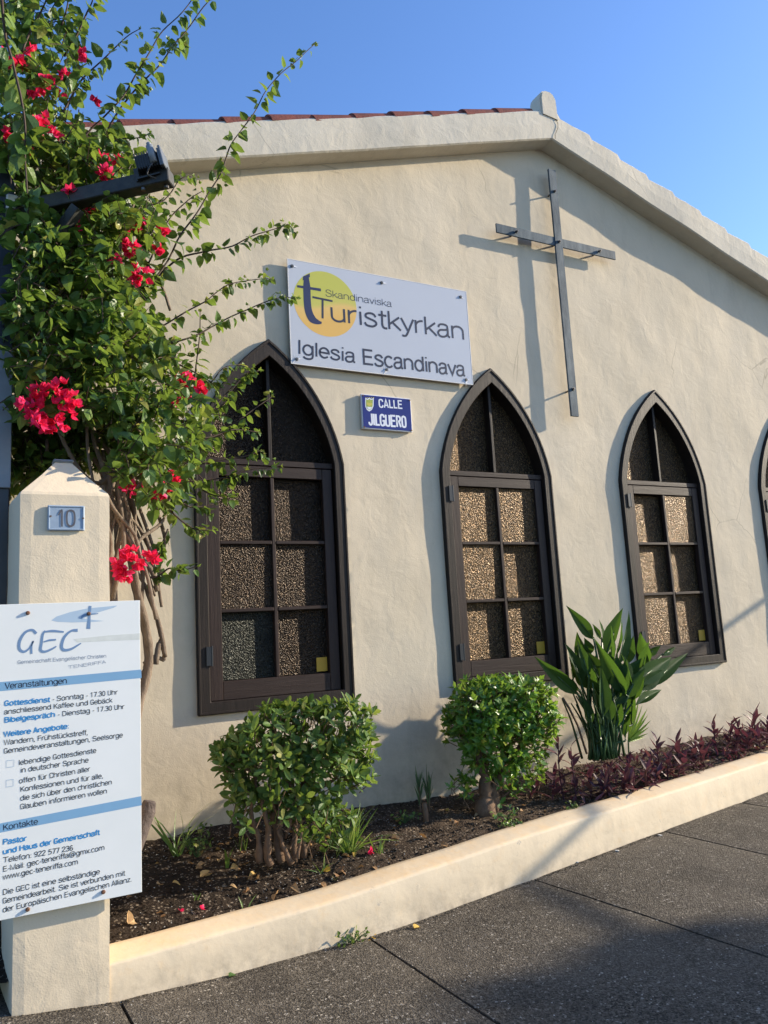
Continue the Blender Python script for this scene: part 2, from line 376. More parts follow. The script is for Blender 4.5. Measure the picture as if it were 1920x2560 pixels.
def rainbow():     # the printed disc: olive yellow above a wavy line, orange below
    k = NT('yellow_orange_print')
    tc = k.n('ShaderNodeTexCoord'); sx = k.n('ShaderNodeSeparateXYZ'); k.l(tc.outputs['Object'], sx.inputs[0])
    w = k.n('ShaderNodeMath', operation='SINE'); k.l(k.math('MULTIPLY', sx.outputs[0], 9.5), w.inputs[0])
    f = k.math('ADD', k.math('MULTIPLY', w.outputs[0], -0.035), sx.outputs[2])
    k.color(k.ramp(k.math('ADD', k.math('MULTIPLY', f, 4.0), 0.55), [(0.0, (0.66, 0.40, 0.09)), (0.42, (0.66, 0.44, 0.13)), (0.56, (0.50, 0.46, 0.09)), (1.0, (0.46, 0.45, 0.07))]))
    return k.set(0.3)
M['disc'] = rainbow()

# ------------------------------------------------------------------ ground levels
GX = [-6, -1.6, -1.2, -0.7, 0.2, 0.8, 2.0, 3.6, 6, 10]; GZ = [0.30, 0.148, 0.102, 0.068, 0.052, 0.078, 0.120, 0.140, 0.17, 0.2]
def gz(x, y=-1.2):
    z = interp(x, GX, GZ)
    if y < -1.0: z += (y+1.0)*0.012
    return z
KX = [-1.22, -0.7, -0.3, 0.05, 0.6, 1.45, 2.05, 2.7, 3.75, 6, 10]; KY = [-1.262, -1.222, -1.19, -1.165, -1.125, -1.03, -0.96, -0.865, -0.685, -0.33, -0.12]
KYS = []
for _i in range(0, 241):
    _x = -1.22+_i*0.05; _w = min(0.55, max(0.0, _x+1.22)); KYS.append(sum(interp(_x+_w*_k/6, KX, KY) for _k in range(-6, 7))/13)
def ky(x): return interp_u(x, -1.22, 0.05, KYS)
TX = [-1.2, -0.25, 1.0, 2.2, 3.5, 6, 10]; TZ = [0.25, 0.252, 0.328, 0.350, 0.362, 0.40, 0.44]
def tz(x): return sum(interp(x+0.07*_k, TX, TZ) for _k in range(-6, 7))/13
WX = [-3, -0.85, -0.28, 0.73, 1.12, 1.36, 1.94, 3.99, 4.7, 10]; WZ = [0.41, 0.40, 0.425, 0.375, 0.365, 0.355, 0.395, 0.465, 0.485, 0.52]
KW = 0.17      # kerb width
def soilz(x, y):
    yi = ky(x)+KW; t = max(0, min(1, (y-yi)/(0-yi))); t = t**0.8
    return lerp(tz(x)+0.005, interp(x, WX, WZ), t)

g = MB(); g.add([(-900, -900, -0.25), (900, -900, -0.25), (900, 900, -0.25), (-900, 900, -0.25)], [(0, 1, 2, 3)])
g.build('ground', M['groundfar'], kind='structure')
# road beyond the pavement (behind the camera)
rv = []; rf = []
for i, x in enumerate(range(-12, 25, 2)):
    rv += [(x, -4.6, gz(x, -4.6)-0.13), (x, -12, gz(x, -4.6)-0.16)]
    if i: n_ = 2*i; rf.append((n_-2, n_-1, n_+1, n_))
obj('road', mesh('road', rv, rf), M['groundfar'], kind='structure')

pav = MB(); nx = 60
vs = []; fs = []
for i in range(nx+1):
    x = -8+22*i/nx
    vs += [(x, -4.6, gz(x, -4.6)-0.13), (x, -4.6, gz(x, -4.6)-0.022), (x, 0.0, gz(x)-0.022)]
    if i:
        n_ = 3*i
        fs += [(n_-3, n_-2, n_+1, n_), (n_-2, n_-1, n_+2, n_+1)]
pavement = obj('pavement', mesh('pavement', vs, fs), M['joint'], kind='structure')
xs = [-7.2, -5.9, -4.7, -3.5, -2.36, -1.19, 0.0, 1.12, 2.34, 3.33, 4.5, 5.7, 6.9, 8.1, 9.3]
def slab(xa, xb):
    nX, nY = 14, 30; v = []; f = []
    y0 = -4.55
    for j in range(nY+1):
        for i in range(nX+1):
            t = i/nX
            xc = lerp(xa, xb, t)
            yt = min(ky(xc)+0.05, -0.05) if xc > -1.2 else -0.4
            y = lerp(y0, yt, j/nY)
            edge = 0.0075+0.003*noise.noise(Vector((xc*3, y*9, 2)))
            sa, sb = (0.06 if xa < 0.01 else 0.13), (0.06 if xb < 0.01 else 0.13)
            x = lerp(xa+edge-sa*(y+1.1), xb-edge-sb*(y+1.1), t)
            z = gz(x, y)+0.006*noise.noise(Vector((x*0.9, y*0.9, 0)))+0.002*noise.noise(Vector((x*6, y*6, 0)))
            if i in (0, nX) or j == 0: z -= 0.004
            v.append((x, y, z))
    for j in range(nY):
        for i in range(nX):
            a = j*(nX+1)+i; f.append((a, a+1, a+nX+2, a+nX+1))
    # skirt
    b0 = len(v); ring = [i for i in range(nX+1)]+[j*(nX+1)+nX for j in range(1, nY+1)]+[nY*(nX+1)+i for i in range(nX-1, -1, -1)]+[j*(nX+1) for j in range(nY-1, 0, -1)]
    for r_ in ring: v.append((v[r_][0], v[r_][1], v[r_][2]-0.05))
    k_ = len(ring)
    for i in range(k_): f.append((ring[i], b0+i, b0+(i+1) % k_, ring[(i+1) % k_]))
    o = obj('paving_slab', mesh('paving_slab', v, f, False), M['paving'], pavement)
for a, b in zip(xs[:-1], xs[1:]): slab(a, b)

# ------------------------------------------------------------------ soil
vs = []; fs = []; NX, NY = 260, 36
for i in range(NX+1):
    x = lerp(-2.6, 7.0, i/NX)
    for j in range(NY+1):
        yi = (ky(x) if x > -1.22 else -1.26)+0.06
        y = lerp(yi, 0.03, j/NY)
        z = soilz(x, y)+0.020*noise.noise(Vector((x*3, y*3, 1)))+0.014*noise.noise(Vector((x*11, y*11, 3)))+0.008*noise.noise(Vector((x*34, y*34, 5)))
        if y < ky(x)+KW: z = min(z, tz(x)-0.0)
        vs.append((x+0.006*noise.noise(Vector((x*30, y*30, 9))), y, z))
for i in range(NX):
    for j in range(NY):
        a = i*(NY+1)+j; fs.append((a, a+NY+1, a+NY+2, a+1))
obj('soil', mesh('soil', vs, fs, True), M['soil'], kind='structure')
def scatter_lumps(name, mat, n, region, size, kind='stuff', hf=None, flat=0.6):
    b = MB()
    for _ in range(n):
        x, y = region(); s_ = size()
        z = hf(x, y)
        q = Euler((R(0, 6), R(0, 6), R(0, 6))).to_matrix()
        P = [Vector(p) for p in ((1, 0, 0), (-1, 0, 0), (0, 1, 0), (0, -1, 0), (0, 0, 1), (0, 0, -1))]
        P = [q@(p*R(0.7, 1.25)) for p in P]; P = [Vector((p.x*s_+x, p.y*s_+y, p.z*s_*flat+z)) for p in P]
        b.add(P, [(0, 2, 4), (2, 1, 4), (1, 3, 4), (3, 0, 4), (2, 0, 5), (1, 2, 5), (3, 1, 5), (0, 3, 5)])
    me = mesh(name, b.v, b.f); return obj(name, me, mat, None, kind)
def soil_pt():
    x = R(-1.2, 4.6); y = R(ky(x)+KW, -0.02); return x, y
scatter_lumps('soil_clods', M['soil'], 3500, soil_pt, lambda: R(0.004, 0.016), hf=lambda x, y: soilz(x, y)+R(0, 0.008))
scatter_lumps('pumice_grit', M['white'], 480, lambda: (lambda x: (x, R(ky(x)+KW, -0.1)))(R(-1.2, 0.6)), lambda: R(0.0018, 0.0045), hf=lambda x, y: soilz(x, y)+R(0.002, 0.014))
scatter_lumps('pavement_grit', M['white'], 420, lambda: (R(-1.8, 5), R(-3.2, -1.2)), lambda: R(0.0015, 0.004), hf=lambda x, y: gz(x, y)+0.002, flat=0.4)
scatter_lumps('kerb_foot_debris', M['joint'], 900, lambda: (lambda x: (x, ky(x)-abs(random.gauss(0, 0.018))-0.012))(R(-1.6, 4.5)), lambda: R(0.002, 0.007), hf=lambda x, y: gz(x, y)+0.001, flat=0.5)

# ------------------------------------------------------------------ planter kerb
pk = thing('planter_kerb', 'long low cream painted kerb wall holding the flower bed', 'kerb wall')
vs = []; fs = []; NK = 340
for i in range(NK+1):
    x = lerp(-1.30, 9.5, i/NK)
    y = ky(max(x, -1.22)) if x > -1.22 else -1.262
    if x <= -1.22: y = -1.262
    t = tz(x); n1 = 0.003*noise.noise(Vector((x*2.3, 0, 0))); n2 = 0.003*noise.noise(Vector((x*9, 4, 0))); n3 = 0.0035*noise.noise(Vector((x*5, 9, 0)))
    prof = [(-0.004, gz(x)-0.06), (0.0+n2, gz(x)+0.012), (0.004+n2, (gz(x)+t)/2), (0.003+n3, t-0.018), (0.007+n3, t-0.008), (0.014+n3, t-0.002), (0.022, t+0.001), (KW*0.75, t+0.018+n1), (KW-0.012, t+0.020+n1), (KW+n2, t+0.006), (KW+0.004, t-0.12)]
    for dy, z in prof: vs.append((x, y+dy+n1, z+n1*0.7))
K = 11
for i in range(NK):
    for j in range(K-1):
        a = i*K+j; fs.append((a, a+K, a+K+1, a+1))
obj('coping', mesh('coping', vs, fs, True), M['kerb'], pk)

# ------------------------------------------------------------------ church
church = thing('church', 'cream plastered gabled church with four pointed arch windows', 'church', (2.62, 0, 0))
CX = 2.62; SL = 0.318; APEX = 5.70
def roofz(x): return APEX-SL*abs(x-CX)
WN = [0.0, 1.865, 3.69, 5.52]; WW, WH, WS, Z0 = 1.062, 2.492, 1.626, 1.08
RA = 0.98
def arch_pts(w, zs, top, n=14, full=True):
    """pointed arch outline right side from spring to apex, then left side down: (x,z) about centre 0"""
    hw = w/2; rise = top-zs
    Rr = (hw*hw+rise*rise)/(2*hw); Rr = Rr*1.38
    # circle through (hw,0) and (0,rise) with radius Rr, centre on the left side
    mx, mz = hw/2, rise/2; d = math.hypot(hw, rise); h = math.sqrt(max(Rr*Rr-d*d/4, 0))
    nx_, nz_ = -rise/d, -hw/d
    cx, cz = mx+nx_*h, mz+nz_*h
    a0 = math.atan2(0-cz, hw-cx); a1 = math.atan2(rise-cz, 0-cx)
    rt = [(cx+Rr*math.cos(lerp(a0, a1, i/n)), zs+cz+Rr*math.sin(lerp(a0, a1, i/n))) for i in range(n+1)]
    return rt+[(-x, z) for x, z in rt[-2::-1]]
def win_outline(inset, n=14):
    w = WW-2*inset; k = 1.28 if inset else 1
    a = arch_pts(w, Z0+WS, Z0+WH-inset*k*1.25 if inset else Z0+WH, n)
    return [(-w/2, Z0+inset), (w/2, Z0+inset)]+a
def wall_wave(x, z):
    return 0.0085*noise.noise(Vector((x*1.1, z*0.9, 0)))+0.0045*noise.noise(Vector((x*3.2, z*2.6, 5)))+0.0022*noise.noise(Vector((x*8, z*6, 8)))
X0, X1 = -2.45, 7.7
pts = []; edges = []
def loop(L):
    b = len(pts); pts.extend([Vector(p) for p in L]); n = len(L)
    edges.extend([(b+i, b+(i+1) % n) for i in range(n)])
loop([(X0, -0.2), (X1, -0.2), (X1, roofz(X1)), (CX, roofz(CX)), (X0, roofz(X0))])
holes = [[(x+c, z) for x, z in win_outline(0.03, 10)] for c in WN]
for h in holes: loop(h)
def inpoly(x, z, P):
    c = False; j = len(P)-1
    for i in range(len(P)):
        if (P[i][1] > z) != (P[j][1] > z) and x < (P[j][0]-P[i][0])*(z-P[i][1])/(P[j][1]-P[i][1])+P[i][0]: c = not c
        j = i
    return c
st = 0.062; x = X0+0.05
while x < X1-0.04:
    z = -0.15
    while z < roofz(x)-0.04:
        hx = [h for h, c in zip(holes, WN) if abs(x-c) < 0.62]
        if not (hx and z > Z0-0.05 and z < Z0+WH+0.05 and any(inpoly(x, z, h) for h in hx)):
            pts.append(Vector((x+R(-0.008, 0.008), z+R(-0.008, 0.008))))
        z += st
    x += st
V, E_, F, *_ = delaunay_2d_cdt(pts, edges, [], 1, 1e-5)
keep = []
for f in F:
    cx = sum(V[i].x for i in f)/len(f); cz = sum(V[i].y for i in f)/len(f)
    if any(abs(cx-c) < 0.6 and inpoly(cx, cz, h) for h, c in zip(holes, WN)): continue
    keep.append(tuple(f))
me = mesh('wall', [(v.x-CX, wall_wave(v.x, v.y), v.y) for v in V], keep, True)
o = obj('wall', me, M['wall'], church)
b = MB()      # side and back walls
b.box((X0-CX, 0.03, -0.2), (X0-CX+0.25, 10, roofz(X0)-0.02)); b.box((X1-CX-0.25, 0.03, -0.2), (X1-CX, 10, roofz(X0)-0.02)); b.box((X0-CX+0.26, 9.8, -0.2), (X1-CX-0.26, 10, roofz(X0)-0.02))
b.build('side_wall', M['wall'], church)
# verge fascia along both slopes
FY = -0.170; FH = 0.285
EX0, EX1 = X0-0.25, X1+0.25
def fascia_poly(sgn):
    return None
nseg = 180
def fascia(xa, xb, nm):
    v = []; f = []
    for i in range(nseg+1):
        x = lerp(xa, xb, i/nseg); zb = roofz(x)
        zt = zb+FH+0.006*noise.noise(Vector((x*4, 0, 3)))
        if xa >= CX-0.01: zt += 0.038*(((x-CX-0.1) % 0.345)/0.345)-0.006+0.006*noise.noise(Vector((x*14, 2, 2)))
        y = FY+0.007*noise.noise(Vector((x*2, 3, 3)))
        zm = (zb+zt)/2
        for p in ((x-CX, 0.05, zb), (x-CX, y+0.012, zb), (x-CX, y, zb+0.010), (x-CX, y-0.002, zm), (x-CX, y+0.003, zt-0.02), (x-CX, y+0.02, zt), (x-CX, 0.05, zt)): v.append(p)
    for i in range(nseg):
        for j in range(6):
            a = i*7+j; f.append((a, a+1, a+8, a+7))
    f.append(tuple(range(7))); f.append(tuple(nseg*7+j for j in range(6, -1, -1)))
    bm = bmesh.new(); me = mesh(nm, v, f, False); bm.from_mesh(me); bmesh.ops.recalc_face_normals(bm, faces=bm.faces); bm.to_mesh(me); bm.free()
    return obj(nm, me, M['fascia'], church)
fascia(EX0, CX, 'verge_fascia'); fascia(CX, EX1, 'verge_fascia')
# roof planes
for s_ in (-1, 1):
    b = MB(); xe = EX0 if s_ < 0 else EX1; z1 = roofz(xe)+0.10; z2 = APEX+0.10
    b.add([(xe-CX, 0.06, z1), (0, 0.06, z2), (0, 10.2, z2), (xe-CX, 10.2, z1), (xe-CX, 0.06, z1+0.12), (0, 0.06, z2+0.12), (0, 10.2, z2+0.12), (xe-CX, 10.2, z1+0.12)],
          [(0, 1, 2, 3), (7, 6, 5, 4), (0, 4, 5, 1), (1, 5, 6, 2), (2, 6, 7, 3), (3, 7, 4, 0)])
    roof = b.build('roof', M['tile'], church)
    # verge row of barrel tiles plus the next rows
    L = 0.42; rad0, rad1 = 0.092, 0.068
    n = 10; tv = []; tf = []
    for i, (t, r_) in enumerate(((0, rad0), (L, rad1))):
        for k_ in range(n+1):
            a = PI*k_/n
            for rr in (r_, r_-0.014): tv.append((t, math.cos(a)*rr, math.sin(a)*rr*0.95))
    q = 2*(n+1)
    for k_ in range(n):
        a = 2*k_
        tf += [(a, a+2, q+a+2, q+a), (a+1, q+a+1, q+a+3, a+3), (a, a+1, a+3, a+2), (q+a, q+a+2, q+a+3, q+a+1)]
    tf += [(0, q, q+1, 1), (2*n, 2*n+1, q+2*n+1, q+2*n)]
    tm = mesh('roof_tile', tv, tf, False); tm.materials.append(M['tile'])
    dist = math.hypot(abs(xe-CX), abs(xe-CX)*SL); cnt = int(dist/0.355)
    for row in range(3):
        for k_ in range(cnt):
            d = dist-0.03-k_*0.355     # distance from ridge to the lower mouth of the tile
            ang = math.atan(SL)
            x = s_*d*math.cos(ang); z = APEX-d*math.sin(ang)+FH-0.008+0.004*(k_ % 3)
            t_ = obj('roof_tile', tm, None, church)
            up = Vector((-s_*math.cos(ang+0.03), 0, math.sin(ang+0.03))); sd = Vector((0, 1, 0)); nn = up.cross(sd)
            if nn.z < 0: nn = -nn; 
            mt = Matrix((up, nn.cross(up), nn)).transposed().to_4x4()
            mt.translation = Vector((x, (-0.075 if s_ < 0 else 0.02)+row*0.2+R(-0.008, 0.008), z+R(-0.008, 0.006)-(0.020 if s_ < 0 else 0.05)))
            t_.matrix_local = mt
# ridge end cap and ridge tiles
b = MB()
prof = [(-0.10, APEX+0.20), (-0.10, APEX+0.37), (-0.085, APEX+0.425), (-0.045, APEX+0.455), (0.01, APEX+0.462), (0.055, APEX+0.44), (0.085, APEX+0.39), (0.09, APEX+0.24), (0.10, APEX+0.18)]
b.prism(prof, FY-0.008, -0.02); b.build('ridge_cap', M['fascia'], church, bevel=0.015, seg=2)
b = MB()
for k_ in range(8):
    y = -0.02+k_*1.1
    b.tube([(0, y, APEX+0.31), (0, y+1.12, APEX+0.30)], [0.10, 0.085], 12)
b.build('ridge_tile', M['tile'], church, smooth=True)
# crack below the ridge cap
b = MB(); p_ = [(0.055, 0.20), (0.075, 0.16), (0.07, 0.12), (0.045, 0.07), (0.03, 0.04), (0.028, 0.005)]
b.tube([(x, FY-0.006, APEX+z) for x, z in p_], 0.0022, 4); b.build('plaster_crack', M['joint'], church)

# windows
def ring(outer, inner, y0, y1, b):
    n = len(outer); vs = [(x, y0, z) for x, z in outer]+[(x, y0, z) for x, z in inner]+[(x, y1, z) for x, z in outer]+[(x, y1, z) for x, z in inner]
    fs = []
    for i in range(n):
        j = (i+1) % n
        fs += [(i, j, n+j, n+i), (2*n+j, 2*n+i, 3*n+i, 3*n+j), (j, i, 2*n+i, 2*n+j), (n+i, n+j, 3*n+j, 3*n+i)]
    b.add(vs, fs)
def window(cx, idx):
    ox = cx-CX
    fr = MB(); ring(win_outline(0), win_outline(0.078), -0.032, 0.15, fr)
    f = fr.build('window', M['frame'], church, bevel=0.005); f.location.x = ox
    if idx == 0: f['label'] = 'arched window half covered by the flowering climber'
    if idx == 1: f['label'] = 'arched window rising behind the clipped bright shrub'
    if idx == 2: f['label'] = 'arched window beside the broad leaved plant with brightest glass'
    if idx == 3: f['label'] = 'arched window at the far end, cut by the photo edge'
    def sub(bb, nm, mat, **k): return bb.build(nm, mat, f, **k)
    zs = Z0+WS
    # raised moulding line on the frame
    b = MB(); ring(win_outline(0.004), win_outline(0.018), -0.038, -0.030, b); sub(b, 'frame_bead', M['frame'], bevel=0.002)
    iw = WW/2-0.078
    b = MB(); b.box((-iw, 0.002, zs-0.028), (iw, 0.12, zs+0.012)); sub(b, 'transom', M['sill'], bevel=0.003)
    b = MB(); b.box((-0.013, 0.015, zs+0.013), (0.013, 0.10, Z0+WH-0.135)); sub(b, 'arch_mullion', M['frame'], bevel=0.003)
    # upper panes
    A = arch_pts(WW-2*0.076, zs, Z0+WH-0.12, 14); half = [p for p in A if p[0] >= -1e-6]
    gm = 'glass_dim' if idx < 1 else 'glass_amber'
    for sg in (1, -1):
        P = [(sg*max(x, 0.0), z) for x, z in half]+[(0, zs)]
        v = [(x, 0.085, z) for x, z in P]+[(x, 0.091, z) for x, z in P]; n = len(P)
        me = mesh('pane', v, [tuple(range(n)), tuple(range(2*n-1, n-1, -1))]+[(i, (i+1) % n, n+(i+1) % n, n+i) for i in range(n)])
        obj('pane', me, M[gm], f)
    # sash
    top = zs-0.034; bot = Z0+0.080; sx0, sx1 = -iw+0.006, iw-0.012
    tilt = 0.0
    def yb(z): return 0.0-tilt*(1-(z-bot)/(top-bot))
    b = MB(); b.box((sx0, 0.0, bot), (sx0+0.082, 0.045, top)); sub(b, 'sash_stile', M['sash'], bevel=0.003)
    b = MB(); b.box((sx1-0.072, 0.0, bot), (sx1, 0.045, top)); sub(b, 'sash_stile', M['sash'], bevel=0.003)
    b = MB(); b.box((sx0+0.083, 0.001, top-0.075), (sx1-0.073, 0.044, top)); sub(b, 'sash_rail', M['sill'], bevel=0.003)
    b = MB(); b.box((sx0+0.083, 0.001, bot), (sx1-0.073, 0.044, bot+0.115)); sub(b, 'sash_rail', M['sill'], bevel=0.003)
    gx0, gx1 = sx0+0.082, sx1-0.072; gz0, gz1 = bot+0.115, top-0.075
    gmx = (gx0+gx1)/2; hgt = (gz1-gz0)/3
    b = MB(); b.box((gmx-0.013, 0.004, gz0-0.001), (gmx+0.013, 0.042, gz1+0.001)); sub(b, 'glazing_bar', M['sash'], bevel=0.004)
    for r_ in (1, 2):
        z = gz0+r_*hgt
        for xa, xb in ((gx0, gmx-0.014), (gmx+0.014, gx1)):
            b = MB(); b.box((xa, 0.002, z-0.012), (xb, 0.042, z+0.012)); sub(b, 'glazing_bar', M['sill'], bevel=0.004)
    for r_ in range(3):
        for c in range(2):
            xa, xb = ((gx0-0.002, gmx-0.006), (gmx+0.006, gx1+0.002))[c]
            b = MB(); b.box((xa, 0.036, gz0+r_*hgt+0.004), (xb, 0.041, gz0+(r_+1)*hgt-0.004))
            m_ = 'glass_dim' if idx == 0 else 'glass_amber'
            if idx == 1 : m_ = 'glass_amber'
            if idx == 0 and r_ == 0 and c == 0: m_ = 'glass_grey'
            p = sub(b, 'pane', M[m_])
            p.rotation_euler = (R(-0.01, 0.01), 0, R(-0.006, 0.006))
    # added black backing box, standing in for the dark interior round the sash
    b = MB(); b.box((-iw, 0.12, Z0+0.05), (iw, 0.16, zs-0.03)); sub(b, 'dark_backing', M['blackprint'])
    # yellow card low in the right-hand pane
    b = MB(); b.box((gx1-0.085, 0.031, gz0+0.012), (gx1-0.008, 0.034, gz0+0.105)); sub(b, 'yellow_card', M['yellowcard'])
    for z in ((bot+0.13, top-0.2) if idx else (bot+0.22,)):
        b = MB(); b.box((sx0-0.030, -0.040, z), (sx0+0.006, -0.030, z+0.115)); b.tube([(sx0+0.006, -0.036, z-0.004), (sx0+0.006, -0.036, z+0.12)], 0.006, 8); sub(b, 'hinge', M['lampblack'])
for i, c in enumerate(WN): window(c, i)

# ------------------------------------------------------------------ text
texts = []
def text(body, pl, pr, cap, Y, mat, parent, bold=0.0, name='lettering', ext=0.0012, shear=0.0, spacing=1.0, off=(0, 0, 0), lock=None):
    """body set from pixel pl to pixel pr on its baseline, cap height in metres; Y is the plane of its sign"""
    a, b_ = at(*pl, Y), at(*pr, Y)
    cu = bpy.data.curves.new(name, 'FONT'); cu.body = body; cu.size = 1.0; cu.extrude = 0.0; cu.offset = bold; cu.shear = shear
    cu.space_character = spacing; cu.resolution_u = 4
    cu.materials.append(M[mat]); cu['h'] = 1
    o = bpy.data.objects.new(name, cu); COL.objects.link(o)
    texts.append((o, a, b_, cap, parent, ext)); return o
def finish_texts():
    cu = bpy.data.curves.new('probe', 'FONT'); cu.body = 'H'; cu.size = 1.0; pr = bpy.data.objects.new('probe', cu); COL.objects.link(pr)
    bpy.context.view_layer.update()
    ys = [c[1] for c in pr.bound_box]; capr = max(ys)-max(0, min(ys)); bpy.data.objects.remove(pr)
    for o, a, b_, cap, parent, ext in texts:
        xsn = [c[0] for c in o.bound_box]; x0, x1 = min(xsn), max(xsn)
        d = b_-a; w = d.length; sx = w/(x1-x0); ang = math.atan2(d.z, d.x); sz = cap/capr
        rot = Matrix.Rotation(-ang, 4, 'Y')@Matrix.Rotation(PI/2, 4, 'X')
        mt = Matrix.Translation(a)@rot@Matrix.Diagonal((sx, sz, 1, 1))@Matrix.Translation((-x0, 0, 0))
        me = bpy.data.meshes.new_from_object(o); mat_ = o.data.materials[0]
        if not len(me.materials): me.materials.append(mat_)
        q = bpy.data.objects.new('lettering', me); COL.objects.link(q); q.parent = parent
        q.matrix_basis = Matrix.Translation(-parent.location)@mt
        bpy.data.objects.remove(o)
def rel(parent, P): return [Vector(p)-parent.location for p in P]
def flat(name, pxs, Y, mat, parent, th=0.0002):
    P = rel(parent, [at(u, v, Y) for u, v in pxs]); n = len(P)
    v = P+[p+Vector((0, th, 0)) for p in P]
    me = mesh(name, v, [tuple(range(n)), tuple(range(2*n-1, n-1, -1))]+[(i, (i+1) % n, n+(i+1) % n, n+i) for i in range(n)])
    return obj(name, me, M[mat], parent)
_sc = [0]
def stroke(name, pxs, wd, Y, mat, parent, th=0.0012, k=6):
    """a printed brush stroke: pixel polyline with widths (px)"""
    P = catmull([(u, v, 0) for u, v in pxs], k)
    if not hasattr(wd, '__len__'): wd = [wd]*len(pxs)
    Wd = [interp(i/k, list(range(len(wd))), wd) for i in range(len(P))]
    L, Rr = [], []
    _sc[0] += 1; Y = Y-0.00003*(_sc[0] % 9)
    for i, p in enumerate(P):
        d = (P[min(i+1, len(P)-1)]-P[max(i-1, 0)]).normalized(); n = Vector((-d.y, d.x, 0))
        L.append(p+n*Wd[i]/2); Rr.append(p-n*Wd[i]/2)
    A = rel(parent, [at(q.x, q.y, Y) for q in L]); B = rel(parent, [at(q.x, q.y, Y) for q in Rr])
    n = len(A); v = A+B; f = [(i, i+1, n+i+1, n+i) for i in range(n-1)]
    return obj(name, mesh(name, v, f), M[mat], parent)

# a plain one-weight stroke alphabet for the painted signs (cap height 1, x height 0.72)
def _arc(cx, cy, rx, ry, a0, a1, n=12):
    return [(cx+rx*math.cos(math.radians(lerp(a0, a1, i/n))), cy+ry*math.sin(math.radians(lerp(a0, a1, i/n)))) for i in range(n+1)]
def _cm(P, k=5): return [(p.x, p.y) for p in catmull([(x, y, 0) for x, y in P], k)]
XH = 0.72
GL = {
 'n': (0.66, [[(.07, 0), (.07, XH)], [(.07, XH-.27)]+_arc(.31, XH-.26, .24, .25, 180, 0)+[(.55, 0)]]),
 'u': (0.66, [[(.07, XH), (.07, .26)]+_arc(.31, .25, .24, .24, 180, 360)+[(.55, .27)], [(.55, 0), (.55, XH)]]),
 'r': (0.42, [[(.07, 0), (.07, XH)], _arc(.37, XH-.32, .30, .31, 180, 88)]),
 'i': (0.23, [[(.11, 0), (.11, XH)], [(.11, .90), (.11, 1.0)]]),
 's': (0.58, [_cm([(.49, .54), (.41, .68), (.26, .715), (.11, .64), (.10, .49), (.28, .39), (.46, .30), (.50, .15), (.38, .02), (.24, .005), (.10, .05), (.04, .18)])]),
 't': (0.38, [_cm([(.17, .95), (.17, .55), (.17, .16), (.24, .02), (.36, .01)]), [(.02, XH-.02), (.35, XH-.02)]]),
 'k': (0.56, [[(.07, 0), (.07, 1)], [(.50, XH), (.09, .28)], [(.21, .40), (.54, 0)]]),
 'y': (0.56, [[(.02, XH), (.29, .02)], _cm([(.54, XH), (.40, .33), (.26, -.08), (.17, -.25), (.03, -.25)])]),
 'a': (0.62, [_cm([(.07, .52), (.14, .67), (.30, .715), (.45, .66), (.48, .50), (.48, .28), (.485, .08), (.57, .01)]), _cm([(.48, .44), (.33, .40), (.14, .36), (.05, .20), (.12, .03), (.26, .0), (.40, .07), (.48, .22)])]),
 'l': (0.22, [[(.10, 0), (.10, 1)]]),
 'g': (0.66, [_arc(.31, .37, .245, .35, 0, 360, 20), _cm([(.56, XH), (.56, .35), (.56, -.05), (.48, -.22), (.30, -.27), (.13, -.22), (.08, -.12)])]),
 'e': (0.62, [[(.06, .37)]+_arc(.30, .36, .25, .355, 0, 318, 18)]),
 'd': (0.66, [_arc(.31, .36, .245, .355, 0, 360, 20), [(.56, 0), (.56, 1)]]),
 'v': (0.54, [[(.02, XH), (.27, 0.01), (.52, XH)]]),
 'c': (0.58, [_arc(.31, .36, .25, .355, 42, 318, 16)]),
 'I': (0.26, [[(.12, 0), (.12, 1)]]), 'E': (0.70, [[(.62, 0.04), (.09, 0.04), (.09, .96), (.61, .96)], [(.09, .52), (.57, .52)]]),
 'S': (0.74, [_cm([(.62, .74), (.54, .92), (.36, .985), (.16, .92), (.10, .74), (.18, .60), (.38, .52), (.58, .43), (.65, .26), (.56, .07), (.36, .01), (.15, .06), (.07, .28)])]),
 'T': (0.78, [[(.0, .97), (.78, .97)], [(.39, .97), (.39, 0)]]), ' ': (0.34, []),
 'C': (0.66, [_cm([(.58, .70), (.50, .92), (.32, .97), (.12, .88), (.07, .5), (.12, .12), (.32, .03), (.50, .08), (.58, .30)])]),
 'A': (0.66, [[(.03, 0), (.31, .98), (.60, 0)], [(.13, .30), (.50, .30)]]), 'L': (0.56, [[(.09, 1), (.09, .06), (.54, .06)]]),
 'J': (0.50, [_cm([(.40, 1), (.40, .6), (.39, .16), (.22, .03), (.07, .10), (.03, .26)])]), 'U': (0.66, [_cm([(.08, 1), (.08, .6), (.10, .14), (.31, .03), (.52, .14), (.54, .6), (.54, 1)])]),
 'R': (0.66, [[(.08, 0), (.08, .95), (.36, .95), (.50, .88), (.53, .73), (.49, .58), (.36, .50), (.08, .50)], [(.34, .50), (.56, 0)]]),
 'O': (0.66, [_cm([(.31, .97), (.12, .88), (.08, .5), (.12, .12), (.31, .03), (.50, .12), (.54, .5), (.50, .88), (.31, .97)])]),
 'G': (0.66, [_cm([(.54, .74), (.48, .92), (.31, .97), (.12, .88), (.07, .5), (.12, .12), (.31, .03), (.50, .12), (.55, .30)]), [(.32, .44), (.555, .44), (.555, .0)]]),
}
_bowl = _arc(.31, .36, .245, .355, 0, 360, 16)
